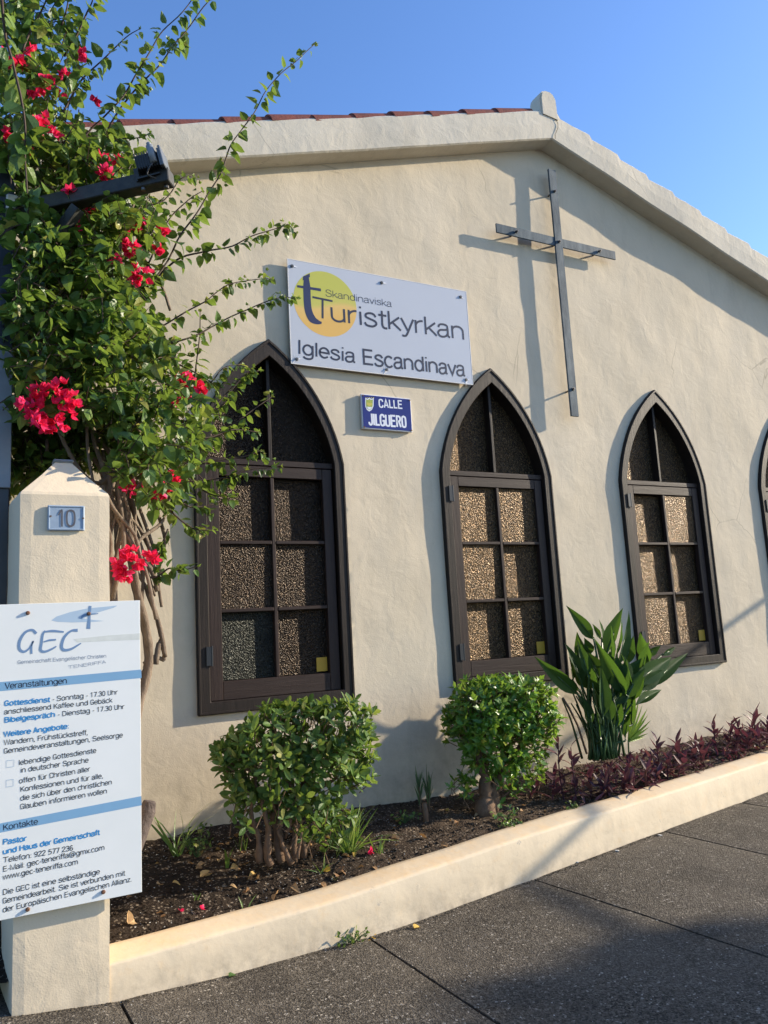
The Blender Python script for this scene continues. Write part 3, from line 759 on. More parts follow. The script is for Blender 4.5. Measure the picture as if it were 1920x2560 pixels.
GL.update({
 'b': (0.66, [[(.07, 0), (.07, 1)], [(x, y) for x, y in _bowl]]), 'p': (0.66, [[(.07, -.27), (.07, XH)], [(x, y) for x, y in _bowl]]), 'o': (0.66, [[(x+.01, y) for x, y in _bowl]]),
 'f': (0.36, [_cm([(.36, .98), (.24, .98), (.17, .88), (.17, .5), (.17, 0)]), [(.02, XH-.02), (.34, XH-.02)]]),
 'h': (0.66, [[(.07, 0), (.07, 1)], [(.07, XH-.27)]+_arc(.31, XH-.26, .24, .25, 180, 0)+[(.55, 0)]]),
 'm': (0.98, [[(.07, 0), (.07, XH)], [(.07, XH-.25)]+_arc(.27, XH-.22, .20, .21, 180, 0)+[(.47, 0)], [(.47, XH-.25)]+_arc(.67, XH-.22, .20, .21, 180, 0)+[(.87, 0)]]),
 'w': (0.84, [[(.02, XH), (.22, .01), (.42, XH), (.62, .01), (.82, XH)]]), 'x': (0.54, [[(.03, XH), (.51, 0)], [(.51, XH), (.03, 0)]]),
 'z': (0.54, [[(.05, XH-.04), (.49, XH-.04), (.04, .04), (.51, .04)]]),
 'B': (0.70, [[(.09, 0), (.09, .97), (.38, .97), (.54, .90), (.55, .65), (.40, .53), (.09, .53)], [(.40, .53), (.58, .44), (.62, .20), (.50, .04), (.09, .03)]]),
 'D': (0.74, [_cm([(.09, .97), (.35, .96), (.58, .80), (.64, .5), (.58, .18), (.35, .04), (.09, .03)]), [(.09, 0), (.09, 1)]]),
 'F': (0.64, [[(.09, 0), (.09, .96), (.59, .96)], [(.09, .52), (.52, .52)]]), 'H': (0.74, [[(.09, 0), (.09, 1)], [(.65, 0), (.65, 1)], [(.09, .52), (.65, .52)]]),
 'K': (0.70, [[(.09, 0), (.09, 1)], [(.62, 1), (.09, .40)], [(.27, .58), (.66, 0)]]), 'M': (0.86, [[(.08, 0), (.08, 1), (.43, .05), (.78, 1), (.78, 0)]]),
 'N': (0.74, [[(.09, 0), (.09, 1), (.65, 0), (.65, 1)]]), 'P': (0.68, [[(.09, 0), (.09, .96), (.42, .96), (.58, .86), (.58, .60), (.42, .48), (.09, .48)]]),
 'V': (0.66, [[(.02, 1), (.32, .01), (.62, 1)]]), 'W': (0.96, [[(.02, 1), (.25, .01), (.47, .96), (.69, .01), (.92, 1)]]),
 '-': (0.36, [[(.04, .34), (.30, .34)]]), '.': (0.26, [[(.11, .0), (.11, .13)]]), ',': (0.26, [[(.13, .12), (.07, -.16)]]), ':': (0.26, [[(.11, .0), (.11, .13)], [(.11, .54), (.11, .67)]]),
 '0': (0.58, [_cm([(.27, .97), (.10, .84), (.06, .5), (.10, .14), (.27, .02), (.44, .14), (.48, .5), (.44, .84), (.27, .97)])]), '1': (0.58, [[(.12, .74), (.30, .95), (.30, 0)]]),
 '2': (0.58, [_cm([(.07, .70), (.12, .92), (.28, .97), (.45, .88), (.46, .66), (.30, .42), (.12, .20), (.06, .04)])+[(.50, .04)]]),
 '3': (0.58, [_cm([(.08, .78), (.16, .94), (.30, .96), (.44, .86), (.43, .62), (.26, .52), (.45, .42), (.48, .18), (.32, .02), (.14, .05), (.06, .22)])]),
 '5': (0.58, [[(.46, .95), (.14, .95), (.09, .50)]+_cm([(.09, .50), (.27, .62), (.46, .50), (.48, .22), (.32, .03), (.14, .05), (.06, .20)])]),
 '6': (0.58, [_cm([(.45, .82), (.30, .97), (.13, .84), (.06, .45), (.12, .10), (.28, .02), (.44, .12), (.47, .34), (.30, .56), (.12, .46), (.07, .30)])]),
 '7': (0.58, [[(.05, .94), (.50, .94), (.22, 0)]]), '9': (0.58, [_cm([(.08, .16), (.22, .02), (.40, .16), (.47, .55), (.42, .88), (.26, .97), (.09, .84), (.08, .60), (.24, .42), (.42, .54), (.47, .66)])]),
 '@': (1.1, [_cm([(.80, .02), (.50, -.10), (.15, .08), (.07, .45), (.25, .85), (.60, .96), (.92, .78), (.98, .45), (.85, .18), (.70, .22), (.72, .64)]), [(x*.75+.28, y*.72+.14) for x, y in _bowl]]),
})
for _c, _b in (('ä', 'a'), ('ö', 'o'), ('ü', 'u')): GL[_c] = (GL[_b][0], GL[_b][1]+[[(.17, .86), (.17, .97)], [(.43, .86), (.43, .97)]])
def stroke_text(body, pl, pr, cap, Y, mat, parent, wt=0.11, gap=0.0):
    a, b_ = at(*pl, Y), at(*pr, Y); d = b_-a; w = d.length; ux = d.normalized(); uz = Vector((-ux.z, 0, ux.x))
    tot = sum(GL[c][0]+gap for c in body)-gap-0.08; sx = w/tot; V_ = []; F_ = []; x = -0.04; q_ = 0
    for c in body:
        adv, st_ = GL[c]
        for P in st_:
            L_ = [Vector(((px_+x)*sx, 0, pz*cap)) for px_, pz in P]; hwd = wt*cap/2; n0 = len(V_); n = len(L_); q_ += 1
            closed = (L_[0]-L_[-1]).length < 1e-6
            for i, p in enumerate(L_):
                pa_ = L_[i-1] if i else (L_[-2] if closed else None); pb_ = L_[i+1] if i < n-1 else (L_[1] if closed else None)
                d1 = (p-pa_).normalized() if pa_ is not None else None; d2 = (pb_-p).normalized() if pb_ is not None else None
                if d1 is None: d1 = d2
                if d2 is None: d2 = d1
                t = (d1+d2)
                t = t.normalized() if t.length > 1e-4 else d1
                nn = Vector((-t.z, 0, t.x)); m_ = min(1/max(abs(nn.dot(Vector((-d1.z, 0, d1.x)))), 0.3), 2.2)
                for s_ in (1, -1):
                    v = p+nn*hwd*m_*s_; V_.append(tuple(a+ux*v.x+uz*v.z+Vector((0, -0.00003*(q_ % 3), 0))-parent.location))
            F_ += [(n0+2*i, n0+2*i+1, n0+2*i+3, n0+2*i+2) for i in range(n-1)]
        x += adv+gap
    return obj('lettering', mesh('lettering', V_, F_), M[mat], parent)

# ------------------------------------------------------------------ church name sign
SY = -0.042
def zs(x, y): return (680+x/2.9625, 620+y/2.9625)      # coordinates measured on an enlarged view of the photograph
tl, tr, br, bl = [at(*zs(*p), SY) for p in ((112, 80), (1440, 325), (1483, 1008), (150, 855))]
xm = 0.175; sw_, sh_ = 1.528, 0.78
sg = thing('church_name_sign', 'large white church name sign with yellow disc logo', 'sign', ((tl.x+bl.x)/2, SY, bl.z))
loc = sg.location
xa, xb = (tl.x+bl.x)/2, (tr.x+br.x)/2; za, zb = (bl.z+br.z)/2, (tl.z+tr.z)/2
b = MB(); b.box((0, 0, za-loc.z), (xb-xa, 0.010, zb-loc.z)); b.build('panel', M['signwhite'], sg, bevel=0.0015)
b = MB()
for (p, q) in (((-0.004, za-loc.z-0.004), (xb-xa+0.004, za-loc.z)), ((-0.004, zb-loc.z), (xb-xa+0.004, zb-loc.z+0.004)), ((-0.004, za-loc.z), (0, zb-loc.z)), ((xb-xa, za-loc.z), (xb-xa+0.004, zb-loc.z))):
    b.box((p[0], -0.001, p[1]), (q[0], 0.012, q[1]))
b.build('edge_strip', M['signedge'], sg)
cc = at(*zs(398, 413), SY-0.002); re = (at(*zs(622, 430), SY-0.002)-cc).length; re2 = (at(*zs(398, 173), SY-0.002)-cc).length
re = (re+re2)/2
v = [(math.cos(2*PI*i/64)*re, 0, math.sin(2*PI*i/64)*re) for i in range(64)]
me = mesh('logo_disc', v, [tuple(range(64))]); o = obj('logo_disc', me, M['disc'], sg); o.location = cc-loc; o.location.y = -0.0004
T1 = SY-0.0009
stroke('logo_letter', [zs(254, 205), zs(258, 290), zs(262, 400), zs(272, 470), zs(298, 525), zs(335, 548), zs(368, 555)], [11, 18, 18, 18, 18, 12, 5], T1, 'navy', sg)
flat('logo_letter_top', [zs(229, 212), zs(280, 188), zs(281, 215), zs(229, 240)], T1-0.0001, 'navy', sg, 0.0002)
flat('logo_crossbar', [zs(186, 274), zs(362, 300), zs(363, 321), zs(186, 291)], T1-0.0002, 'navy', sg, 0.0002)
def caph(p, q, Y): return (at(*q, Y)-at(*p, Y)).length
stroke_text('Skandinaviska', zs(398, 356), zs(888, 437), caph(zs(408, 357), zs(408, 307), T1), T1-0.0002, 'darkprint', sg, 0.085)
stroke_text('T', zs(308, 508), zs(442, 534), caph(zs(376, 521), zs(376, 374), T1), T1-0.0002, 'darkprint', sg, 0.10)
stroke_text('uristkyrkan', zs(440, 538), zs(1430, 680), caph(zs(850, 600), zs(850, 463), T1)*0.97, T1-0.0002, 'darkprint', sg, 0.115)
stroke_text('Iglesia', zs(193, 782), zs(618, 850), caph(zs(201, 783), zs(201, 680), T1), T1-0.0002, 'darkprint', sg, 0.135)
stroke_text('Escandinava', zs(677, 860), zs(1432, 950), caph(zs(685, 860), zs(685, 748), T1), T1-0.0002, 'darkprint', sg, 0.135)
for (zx, zy) in ((155, 126), (820, 250), (1406, 356), (190, 817), (858, 895), (1448, 970)):
    p = at(*zs(zx, zy), SY-0.02)-loc
    b = MB(); b.tube([(p.x, -0.010, p.z), (p.x, 0.045, p.z)], [0.0065, 0.0065], 10); b.tube([(p.x, -0.005, p.z), (p.x, -0.001, p.z)], 0.013, 12); b.build('bolt', M['bolt'], sg)
    b = MB()
    for _ in range(7 if zy > 700 else 3):      # creases in the film round each bolt, their reflections painted as white slivers
        a = R(0, 2*PI) if zy > 700 else R(-0.4, 0.3); l_ = R(0.02, 0.06); w_ = 0.0022
        dx, dz = math.cos(a), math.sin(a)
        b.add([(p.x+dx*0.012-dz*w_, -0.0025, p.z+dz*0.012+dx*w_), (p.x+dx*0.012+dz*w_, -0.0045, p.z+dz*0.012-dx*w_), (p.x+dx*l_, -0.0022, p.z+dz*l_)], [(0, 1, 2)])
    b.build('film_crease_glint', M['film'], sg)

# ------------------------------------------------------------------ street name plate
BY = -0.030
tl, tr, br, bl = [at(*zs(*p), BY) for p in ((660, 1080), (1028, 1115), (1042, 1363), (673, 1335))]
xa, xb = (tl.x+bl.x)/2, (tr.x+br.x)/2; za, zb = (bl.z+br.z)/2, (tl.z+tr.z)/2
sp_ = thing('street_name_sign', 'small dark blue enamel street name plate between two windows', 'street sign', (xa, BY, za)); w, h = xb-xa, zb-za
b = MB(); b.box((0, 0.001, 0), (w, 0.026, h)); b.build('plate_edge', M['enwhite'], sp_, bevel=0.003)
b = MB(); b.box((0.006, -0.001, 0.006), (w-0.006, 0.006, h-0.006)); b.build('plate', M['enamel'], sp_, bevel=0.0015)
T2 = BY-0.0016
stroke_text('CALLE', zs(795, 1180), zs(968, 1190), caph(zs(800, 1181), zs(800, 1121), T2), T2, 'enwhite', sp_, 0.17, 0.08)
stroke_text('JILGUERO', zs(722, 1310), zs(997, 1330), caph(zs(770, 1310), zs(770, 1226), T2), T2, 'enwhite', sp_, 0.17, 0.03)
def shield(cx, cy, s_): return [(cx-30*s_, cy-48*s_), (cx-14*s_, cy-40*s_), (cx, cy-50*s_), (cx+14*s_, cy-40*s_), (cx+32*s_, cy-46*s_), (cx+30*s_, cy+14*s_), (cx+18*s_, cy+40*s_), (cx, cy+52*s_), (cx-18*s_, cy+40*s_), (cx-30*s_, cy+14*s_)]
flat('crest_border', [zs(*p) for p in shield(721, 1158, 1.02)], T2, 'enwhite', sp_, 0.0002)
flat('crest', [zs(*p) for p in shield(721, 1158, 0.82)], T2-0.0004, 'crest_g', sp_, 0.0002)
flat('crest_band', [zs(*p) for p in ((700, 1145), (742, 1148), (742, 1160), (722, 1172), (700, 1160))], T2-0.0008, 'crest_y', sp_, 0.0002)
flat('crest_foot', [zs(*p) for p in ((704, 1176), (740, 1178), (733, 1190), (721, 1197), (709, 1190))], T2-0.0008, 'enwhite', sp_, 0.0002)
for i in range(5):
    flat('crown_point', [zs(691+i*14, 1112), zs(696+i*14, 1104), zs(701+i*14, 1112)], T2-0.0004, 'crest_y', sp_, 0.0002)
for p in ((672, 1092), (1018, 1128), (683, 1326), (1032, 1352)):
    q = at(*zs(*p), BY)-sp_.location; b = MB(); b.tube([(q.x, -0.006, q.z), (q.x, 0.012, q.z)], 0.006, 8); b.build('screw', M['rust'], sp_)

# ------------------------------------------------------------------ wall cross
CY = -0.088
top = at(1384.2, 424.9, CY); bt = at(1434.6, 1040, CY); lf = at(1243.3, 580, CY); rt = at(1538.9, 627, CY)
xc = (top.x+bt.x)/2; zc = (lf.z+rt.z)/2
cr = thing('wall_cross', 'tall slim blue grey metal cross bolted off the wall', 'cross', (xc, CY, bt.z))
hw = 0.040
b = MB()
n = 14
for i in range(n):
    pass
b.box((-hw, 0, 0), (hw, 0.018, top.z-bt.z)); b.build('upright', M['cross'], cr, bevel=0.001)
b = MB(); b.box((lf.x-xc, 0.006, zc-bt.z-hw), (-hw-0.001, 0.020, zc-bt.z+hw)); b.box((hw+0.001, 0.006, zc-bt.z-hw), (rt.x-xc, 0.020, zc-bt.z+hw)); b.box((-hw-0.001, 0.0185, zc-bt.z-hw), (hw+0.001, 0.0205, zc-bt.z+hw)); b.build('crossbar', M['cross'], cr, bevel=0.001)
for (x, z) in ((0, top.z-bt.z-0.21), (lf.x-xc+0.20, zc-bt.z), (0.0, zc-bt.z), (rt.x-xc-0.20, zc-bt.z), (0, 0.235)):
    b = MB(); b.tube([(x, -0.024, z), (x, 0.115, z)], 0.008, 10); b.tube([(x, -0.010, z), (x, 0.0, z)], 0.014, 6); b.build('bolt', M['bolt'], cr)

# ------------------------------------------------------------------ gate pillar
PX0, PX1, PY0, PY1 = -1.585, -1.217, -1.272, -0.92
gp = thing('gate_pillar', 'square cream plastered gate pillar with pyramid top', 'pillar', ((PX0+PX1)/2, (PY0+PY1)/2, 0))
hx, hy = (PX1-PX0)/2, (PY1-PY0)/2
v = []; f = []; nz = 44
def ringpts(sx, sy, z, n=8):
    P = []
    for (ax, ay, bx, by) in ((-1, -1, 1, -1), (1, -1, 1, 1), (1, 1, -1, 1), (-1, 1, -1, -1)):
        for i in range(n):
            t = i/n; x, y = lerp(ax, bx, t)*sx, lerp(ay, by, t)*sy
            # soft rounded arris
            if i == 0: x *= 0.985; y *= 0.985
            nn = 0.0035*noise.noise(Vector((x*5+3, y*5, z*5))); x -= 0.034*(y/sy+1)/2*(sy/hy)
            P.append((x*(1+nn/hx), y*(1+nn/hy), z))
    return P
zz = [0.0+2.205*i/nz for i in range(nz+1)]
for z in zz: v += ringpts(hx, hy, z)
v += ringpts(hx*0.97, hy*0.97, 2.218); v += ringpts(hx*0.5, hy*0.5, 2.312); v += ringpts(hx*0.16, hy*0.16, 2.388)
for i in range(nz+3):
    for k_ in range(32):
        f.append((i*32+k_, i*32+(k_+1) % 32, (i+1)*32+(k_+1) % 32, (i+1)*32+k_))
f.append(tuple((nz+3)*32+k_ for k_ in range(32)))
obj('shaft', mesh('shaft', v, f, False), M['pillar'], gp)
b = MB(); b.box((-0.045, -0.045, 2.382), (0.045, 0.045, 2.396)); b.build('mortar_cap', M['greymetal'], gp, bevel=0.008)

# number plate
def z3(x, y): return (x/3.318, 1150+y/3.318)
NY_ = -1.283
tl, tr, br, bl = [at(*z3(*p), NY_) for p in ((400, 372), (705, 380), (700, 590), (390, 582))]
xa, xb = (tl.x+bl.x)/2, (tr.x+br.x)/2; za, zb = (bl.z+br.z)/2, (tl.z+tr.z)/2; w, h = xb-xa, zb-za
hn = thing('house_number_plate', 'small grey blue number 10 plate on the pillar', 'number plate', (xa, NY_, za))
b = MB(); b.box((0, 0, 0), (w, 0.008, h)); b.build('plate', M['plate'], hn, bevel=0.003)
b = MB()
for (p, q) in (((0.004, 0.003), (w-0.004, 0.008)), ((0.004, h-0.008), (w-0.004, h-0.003)), ((0.003, 0.008), (0.008, h-0.008)), ((w-0.008, 0.008), (w-0.003, h-0.008))):
    b.box((p[0], -0.003, p[1]), (q[0], 0.001, q[1]))
b.build('raised_rim', M['plate'], hn, bevel=0.001)
T3 = NY_-0.0020
stroke('digit', [z3(485, 458), z3(512, 412), z3(513, 480), z3(514, 552)], [3, 4.5, 4.5, 4.5], T3, 'platedark', hn, k=3)
stroke('digit', [z3(586, 416), z3(560, 430), z3(553, 480), z3(560, 532), z3(586, 548), z3(612, 534), z3(620, 482), z3(612, 430), z3(586, 416)], 4.6, T3, 'platedark', hn)
for p in ((420, 466), (690, 484)):
    q = at(*z3(*p), NY_)-hn.location; b = MB(); b.tube([(q.x, -0.004, q.z), (q.x, 0.004, q.z)], 0.004, 8); b.build('screw', M['rust'], hn)

# ------------------------------------------------------------------ notice board
NB = -1.318
def z4(x, y): return (x/2.37, 1700+y/2.37)
nb = thing('notice_board', 'tall white parish notice board screwed to the cream pillar', 'notice board', (-1.375, NB, 0.52))
zt_, zb_ = 1.733-0.52, 0.0
b = MB(); b.box((-0.285, 0, -0.004), (0.276, 0.012, zt_)); b.build('panel', M['boardwhite'], nb, bevel=0.001)
T4 = NB-0.0004
def band(y0a, y0b, y1a, y1b): flat('blue_band', [(-16, y0a), (353, y0b), (354, y1b), (-16, y1a)], T4, 'skyblue', nb)
pa = z3(0, 1842); pb = z3(1168, 1738); pc = z3(0, 1918); pd = z3(1168, 1808)
band(pa[1]+1.5, pb[1], pc[1]+1.5, pd[1])
pa = z4(0, 850); pb = z4(838, 688); pc = z4(0, 905); pd = z4(840, 742)
band(pa[1]+3, pb[1], pc[1]+3, pd[1])
T5 = NB-0.0008
def t3(body, a, b_, cap, mat, bold=0, **k): stroke_text(body.strip(), z3(*a), z3(*b_), cap*1.07, T5, mat, nb, 0.20 if bold > 0 else 0.125)
def t4(body, a, b_, cap, mat, bold=0, **k): stroke_text(body.strip(), z4(*a), z4(*b_), cap*1.07, T5, mat, nb, 0.21 if bold > 0 else 0.125)
# logo lettering as brush strokes
stroke('logo_letter', [z3(302, 1440), z3(268, 1410), z3(210, 1430), z3(165, 1500), z3(162, 1565), z3(200, 1590), z3(245, 1560), z3(278, 1500), z3(262, 1545), z3(262, 1608)], [7, 6, 6, 7, 7, 6, 4, 3, 5, 5], T5, 'greyblue', nb)
stroke('logo_letter', [z3(376, 1415), z3(355, 1450), z3(345, 1520), z3(338, 1575), z3(372, 1590), z3(430, 1568), z3(468, 1545)], [4, 6, 6, 7, 6, 5, 3], T5, 'greyblue', nb)
stroke('logo_letter', [z3(368, 1425), z3(440, 1418), z3(530, 1426)], [4, 6, 4], T5, 'greyblue', nb)
stroke('logo_letter', [z3(360, 1510), z3(410, 1495), z3(465, 1490)], [3, 5, 4], T5, 'greyblue', nb)
stroke('logo_letter', [z3(645, 1412), z3(590, 1418), z3(535, 1470), z3(512, 1540), z3(530, 1575), z3(590, 1568), z3(672, 1520)], [8, 5, 6, 7, 7, 6, 3], T5, 'greyblue', nb)
flat('logo_swoosh', [z3(*p) for p in ((426, 1330), (470, 1298), (580, 1262), (720, 1232), (975, 1207), (945, 1225), (800, 1268), (690, 1312), (760, 1325), (865, 1335), (760, 1343), (600, 1347), (480, 1342))], T4, 'palegrey', nb)
stroke('logo_cross', [z3(748, 1210), z3(742, 1290), z3(735, 1400)], [7, 6, 9], T5-0.0001, 'greyblue', nb)
stroke('logo_cross', [z3(675, 1318), z3(690, 1292), z3(740, 1280), z3(815, 1274)], [5, 5, 4, 2], T5-0.0002, 'greyblue', nb)
t3('Gemeinschaft Evangelischer Christen', (148, 1692), (882, 1638), 0.0135, 'greyprint')
t3('TENERIFFA', (568, 1733), (880, 1686), 0.0125, 'greyprint', bold=-0.005, shear=0.2)
t3('Veranstaltungen', (44, 1898), (556, 1852), 0.0215, 'blackprint')
t4('Gottesdienst', (28, 153), (297, 129), 0.0185, 'brightblue', bold=0.022)
t4(' - Sonntag - 17.30 Uhr', (312, 127), (698, 84), 0.0185, 'blackprint')
t4('anschliessend Kaffee und Gebäck', (26, 203), (666, 132), 0.0185, 'blackprint')
t4('Bibelgespräch', (28, 252), (327, 217), 0.0185, 'brightblue', bold=0.022)
t4(' - Dienstag - 17.30 Uhr', (344, 217), (738, 170), 0.0185, 'blackprint')
t4('Weitere Angebote:', (24, 336), (409, 286), 0.0185, 'brightblue', bold=0.022)
t4('Wandern, Frühstückstreff,', (24, 385), (521, 324), 0.0185, 'blackprint')
t4('Gemeindeveranstaltungen, Seelsorge', (24, 436), (728, 338), 0.0185, 'blackprint')
t4('lebendige Gottesdienste', (113, 504), (571, 430), 0.0185, 'blackprint')
t4('in deutscher Sprache', (123, 549), (525, 487), 0.0185, 'blackprint')
t4('offen für Christen aller', (114, 613), (535, 540), 0.0185, 'blackprint')
t4('Konfessionen und für alle,', (122, 663), (612, 580), 0.0185, 'blackprint')
t4('die sich über den christlichen', (122, 715), (664, 617), 0.0185, 'blackprint')
t4('Glauben informieren wollen', (122, 766), (635, 670), 0.0185, 'blackprint')
t4('Kontakte', (20, 891), (225, 853), 0.0205, 'blackprint')
t4('Pastor', (20, 975), (158, 952), 0.0185, 'brightblue', bold=0.022)
t4('und Haus der Gemeinschaft', (20, 1032), (592, 916), 0.0185, 'brightblue', bold=0.022)
t4('Telefon: 922 577 236', (20, 1083), (434, 1008), 0.0185, 'blackprint')
t4('E-Mail: gec-teneriffa@gmx.com', (20, 1136), (620, 1005), 0.0185, 'blackprint')
t4('www.gec-teneriffa.com', (18, 1183), (463, 1090), 0.0185, 'blackprint')
t4('Die GEC ist eine selbständige', (18, 1273), (592, 1148), 0.0185, 'blackprint')
t4('Gemeindearbeit. Sie ist verbunden mit', (18, 1325), (742, 1157), 0.0185, 'blackprint')
t4('der Europäischen Evangelischen Allianz.', (18, 1377), (781, 1193), 0.0185, 'blackprint')
for (x, y) in ((40, 478), (38, 593)):
    q = [z4(x, y), z4(x+44, y-5), z4(x+43, y+34), z4(x-1, y+41)]
    for i in range(4): stroke('tick_box', [q[i], ((q[i][0]+q[(i+1) % 4][0])/2, (q[i][1]+q[(i+1) % 4][1])/2), q[(i+1) % 4]], 1.0, T5, 'palegrey', nb, k=1)
flat('tape_residue', [z3(*p) for p in ((610, 1485), (900, 1455), (1160, 1437), (1160, 1490), (900, 1500), (640, 1512))], T4, 'tape', nb)
for (p, zf) in (((232, 1268), z3), ((738, 1274), z3), ((614, 1258), z4), ((165, 1362), z4)):
    q = at(*zf(*p), NB-0.008)-nb.location; b = MB(); b.tube([(q.x, -0.010, q.z), (q.x, -0.0045, q.z), (q.x, 0.004, q.z)], [0.005, 0.0085, 0.0085], 10); b.build('screw', M['rust'], nb)

finish_texts()

# ------------------------------------------------------------------ gate post, beam, floodlight
po = thing('gate_post', 'dark blue grey metal gate post left of the cream pillar', 'post', (-1.835, -0.75, 0))
b = MB(); b.box((-0.18, -0.13, 0.1), (0.222, 0.12, 3.95)); b.build('post', M['darkmetal'], po, bevel=0.006)
b = MB(); b.box((-0.17, -0.15, 2.30), (0.224, -0.132, 2.98)); b.build('cover_plate', M['greymetal'], po, bevel=0.003)
b = MB(); b.box((-0.5, -0.03, 0.2), (-0.19, 0.03, 2.0)); b.build('gate_leaf', M['darkmetal'], po, bevel=0.004)

p0 = at(30, 534, -0.93); p1 = at(428, 443, -1.42)
p0.z -= 0.0; d = (p1-p0)
bm_ = thing('bracket_beam', 'weathered black timber arm with diagonal brace reaching over the pillar', 'beam', tuple(p0))
dz = d.normalized(); sx = dz.cross(Vector((0, 0, 1))).normalized(); sy = sx.cross(dz)
def frame_along(a, b_):
    d = (b_-a); L = d.length; z = d.normalized(); x = z.cross(Vector((0, 0, 1))).normalized(); y = x.cross(z)
    m = Matrix((z, x, y)).transposed().to_4x4(); m.translation = a; return m, L
mt, L = frame_along(Vector((0, 0, 0)), d)
b = MB(); b.box((0, -0.036, -0.036), (L, 0.036, 0.036), mt); b.build('arm', M['beam'], bm_, bevel=0.004)
a_ = at(195, 520, -1.18)-p0; c_ = at(98, 655, -1.03)-p0
mt2, L2 = frame_along(c_, a_); b = MB(); b.box((-0.05, -0.026, -0.026), (L2, 0.026, 0.026), mt2); b.build('brace', M['beam'], bm_, bevel=0.003)
b = MB(); b.tube([d*0.97+Vector((0, 0, -0.04)), d*0.97+Vector((0, 0, -0.052))], 0.012, 8)
q = at(358, 470, -1.36)-p0; b.tube([q, q+Vector((0, 0, -0.012))], 0.010, 8); b.build('bolt_head', M['bolt'], bm_)

fl = thing('floodlight', 'small dark finned floodlight clamped on top of the beam end', 'floodlight', tuple(at(385, 412, -1.40)))
ctr = Vector((0, 0, 0)); Mx = Matrix.Rotation(math.radians(-14), 4, 'Y')@Matrix.Rotation(math.radians(-28), 4, 'Z')
b = MB(); b.box((-0.075, -0.05, -0.03), (0.035, 0.05, 0.038), Mx); b.build('housing', M['lampblack'], fl, bevel=0.006)
b = MB()
for i in range(9): b.box((-0.073+i*0.012, -0.055, -0.034), (-0.0695+i*0.012, 0.055, 0.045), Mx)
b.build('cooling_fins', M['lampblack'], fl)
b = MB(); b.box((0.046, -0.066, -0.045), (0.058, 0.066, 0.052), Mx); b.build('front_bezel', M['lampgrey'], fl, bevel=0.003)
b = MB(); b.box((0.037, -0.056, -0.038), (0.045, 0.056, 0.044), Mx); b.build('gasket', M['lampgrey'], fl)
b = MB(); b.tube([Mx@Vector((0.012, -0.058, -0.02)), Mx@Vector((0.010, -0.058, 0.062))], 0.016, 12); b.tube([Mx@Vector((0.010, -0.058, 0.062)), Mx@Vector((0.010, -0.058, 0.075))], 0.011, 12); b.build('cable_gland', M['greymetal'], fl, smooth=True)
b = MB(); b.box((-0.09, -0.03, -0.062), (0.02, 0.03, -0.055), Mx); b.box((-0.10, -0.012, -0.062), (-0.08, 0.012, 0.0), Mx); b.build('bracket', M['lampblack'], fl)
b = MB(); b.tube(catmull([Mx@Vector((0.01, -0.06, -0.02)), Mx@Vector((-0.01, -0.075, -0.045)), Mx@Vector((-0.03, -0.07, -0.075)), Mx@Vector((0.0, -0.05, -0.095))]), 0.004, 6); b.build('cable', M['lampblack'], fl)

jb = thing('junction_box', 'cream plastic junction box on the post under the beam', 'junction box', tuple(at(46, 520, -0.95)))
b = MB(); b.box((-0.055, -0.035, -0.06), (0.052, 0.03, 0.05)); b.build('lid', M['boxcream'], jb, bevel=0.008)
b = MB(); b.box((-0.05, 0.031, -0.056), (0.048, 0.06, 0.046)); b.build('back_box', M['boxcream'], jb, bevel=0.003)

# ------------------------------------------------------------------ foliage tools
def leaf_template(kind, fold=0.18, droop=0.25, wv=0.0):
    if kind == 'ovate': prof = [(0.0, 0.0), (0.18, 0.30), (0.42, 0.36), (0.70, 0.22), (1.0, 0.0)]
    elif kind == 'obovate': prof = [(0.0, 0.03), (0.30, 0.14), (0.60, 0.22), (0.85, 0.16), (1.0, 0.0)]
    elif kind == 'lance': prof = [(0.0, 0.05), (0.25, 0.13), (0.55, 0.12), (0.8, 0.06), (1.0, 0.0)]
    elif kind == 'blade': prof = [(0.0, 0.022), (0.35, 0.026), (0.7, 0.018), (1.0, 0.0)]
    elif kind == 'toothed': prof = [(0.0, 0.02), (0.30, 0.20), (0.38, 0.15), (0.60, 0.24), (0.68, 0.13), (1.0, 0.0)]
    v = []; f = []
    for i, (t, w_) in enumerate(prof):
        z = -droop*t*t
        ww = w_*(1+wv*(1 if i % 2 else -1))
        v += [(-ww, t, z+fold*w_), (0, t, z), (ww, t, z+fold*w_)]
    n = len(prof)
    for i in range(n-1):
        a = 3*i
        if i == n-2: f += [(a, a+1, a+4), (a+1, a+2, a+4)]
        else: f += [(a, a+1, a+4, a+3), (a+1, a+2, a+5, a+4)]
    return v, f
def leaf_matrix(pos, d, up, size, width=1.0):
    y = Vector(d).normalized(); x = y.cross(Vector(up))
    if x.length < 1e-3: x = y.cross(Vector((1, 0.2, 0)))
    x.normalize(); z = x.cross(y)
    m = Matrix((x*size*width, y*size, z*size)).transposed().to_4x4(); m.translation = pos; return m
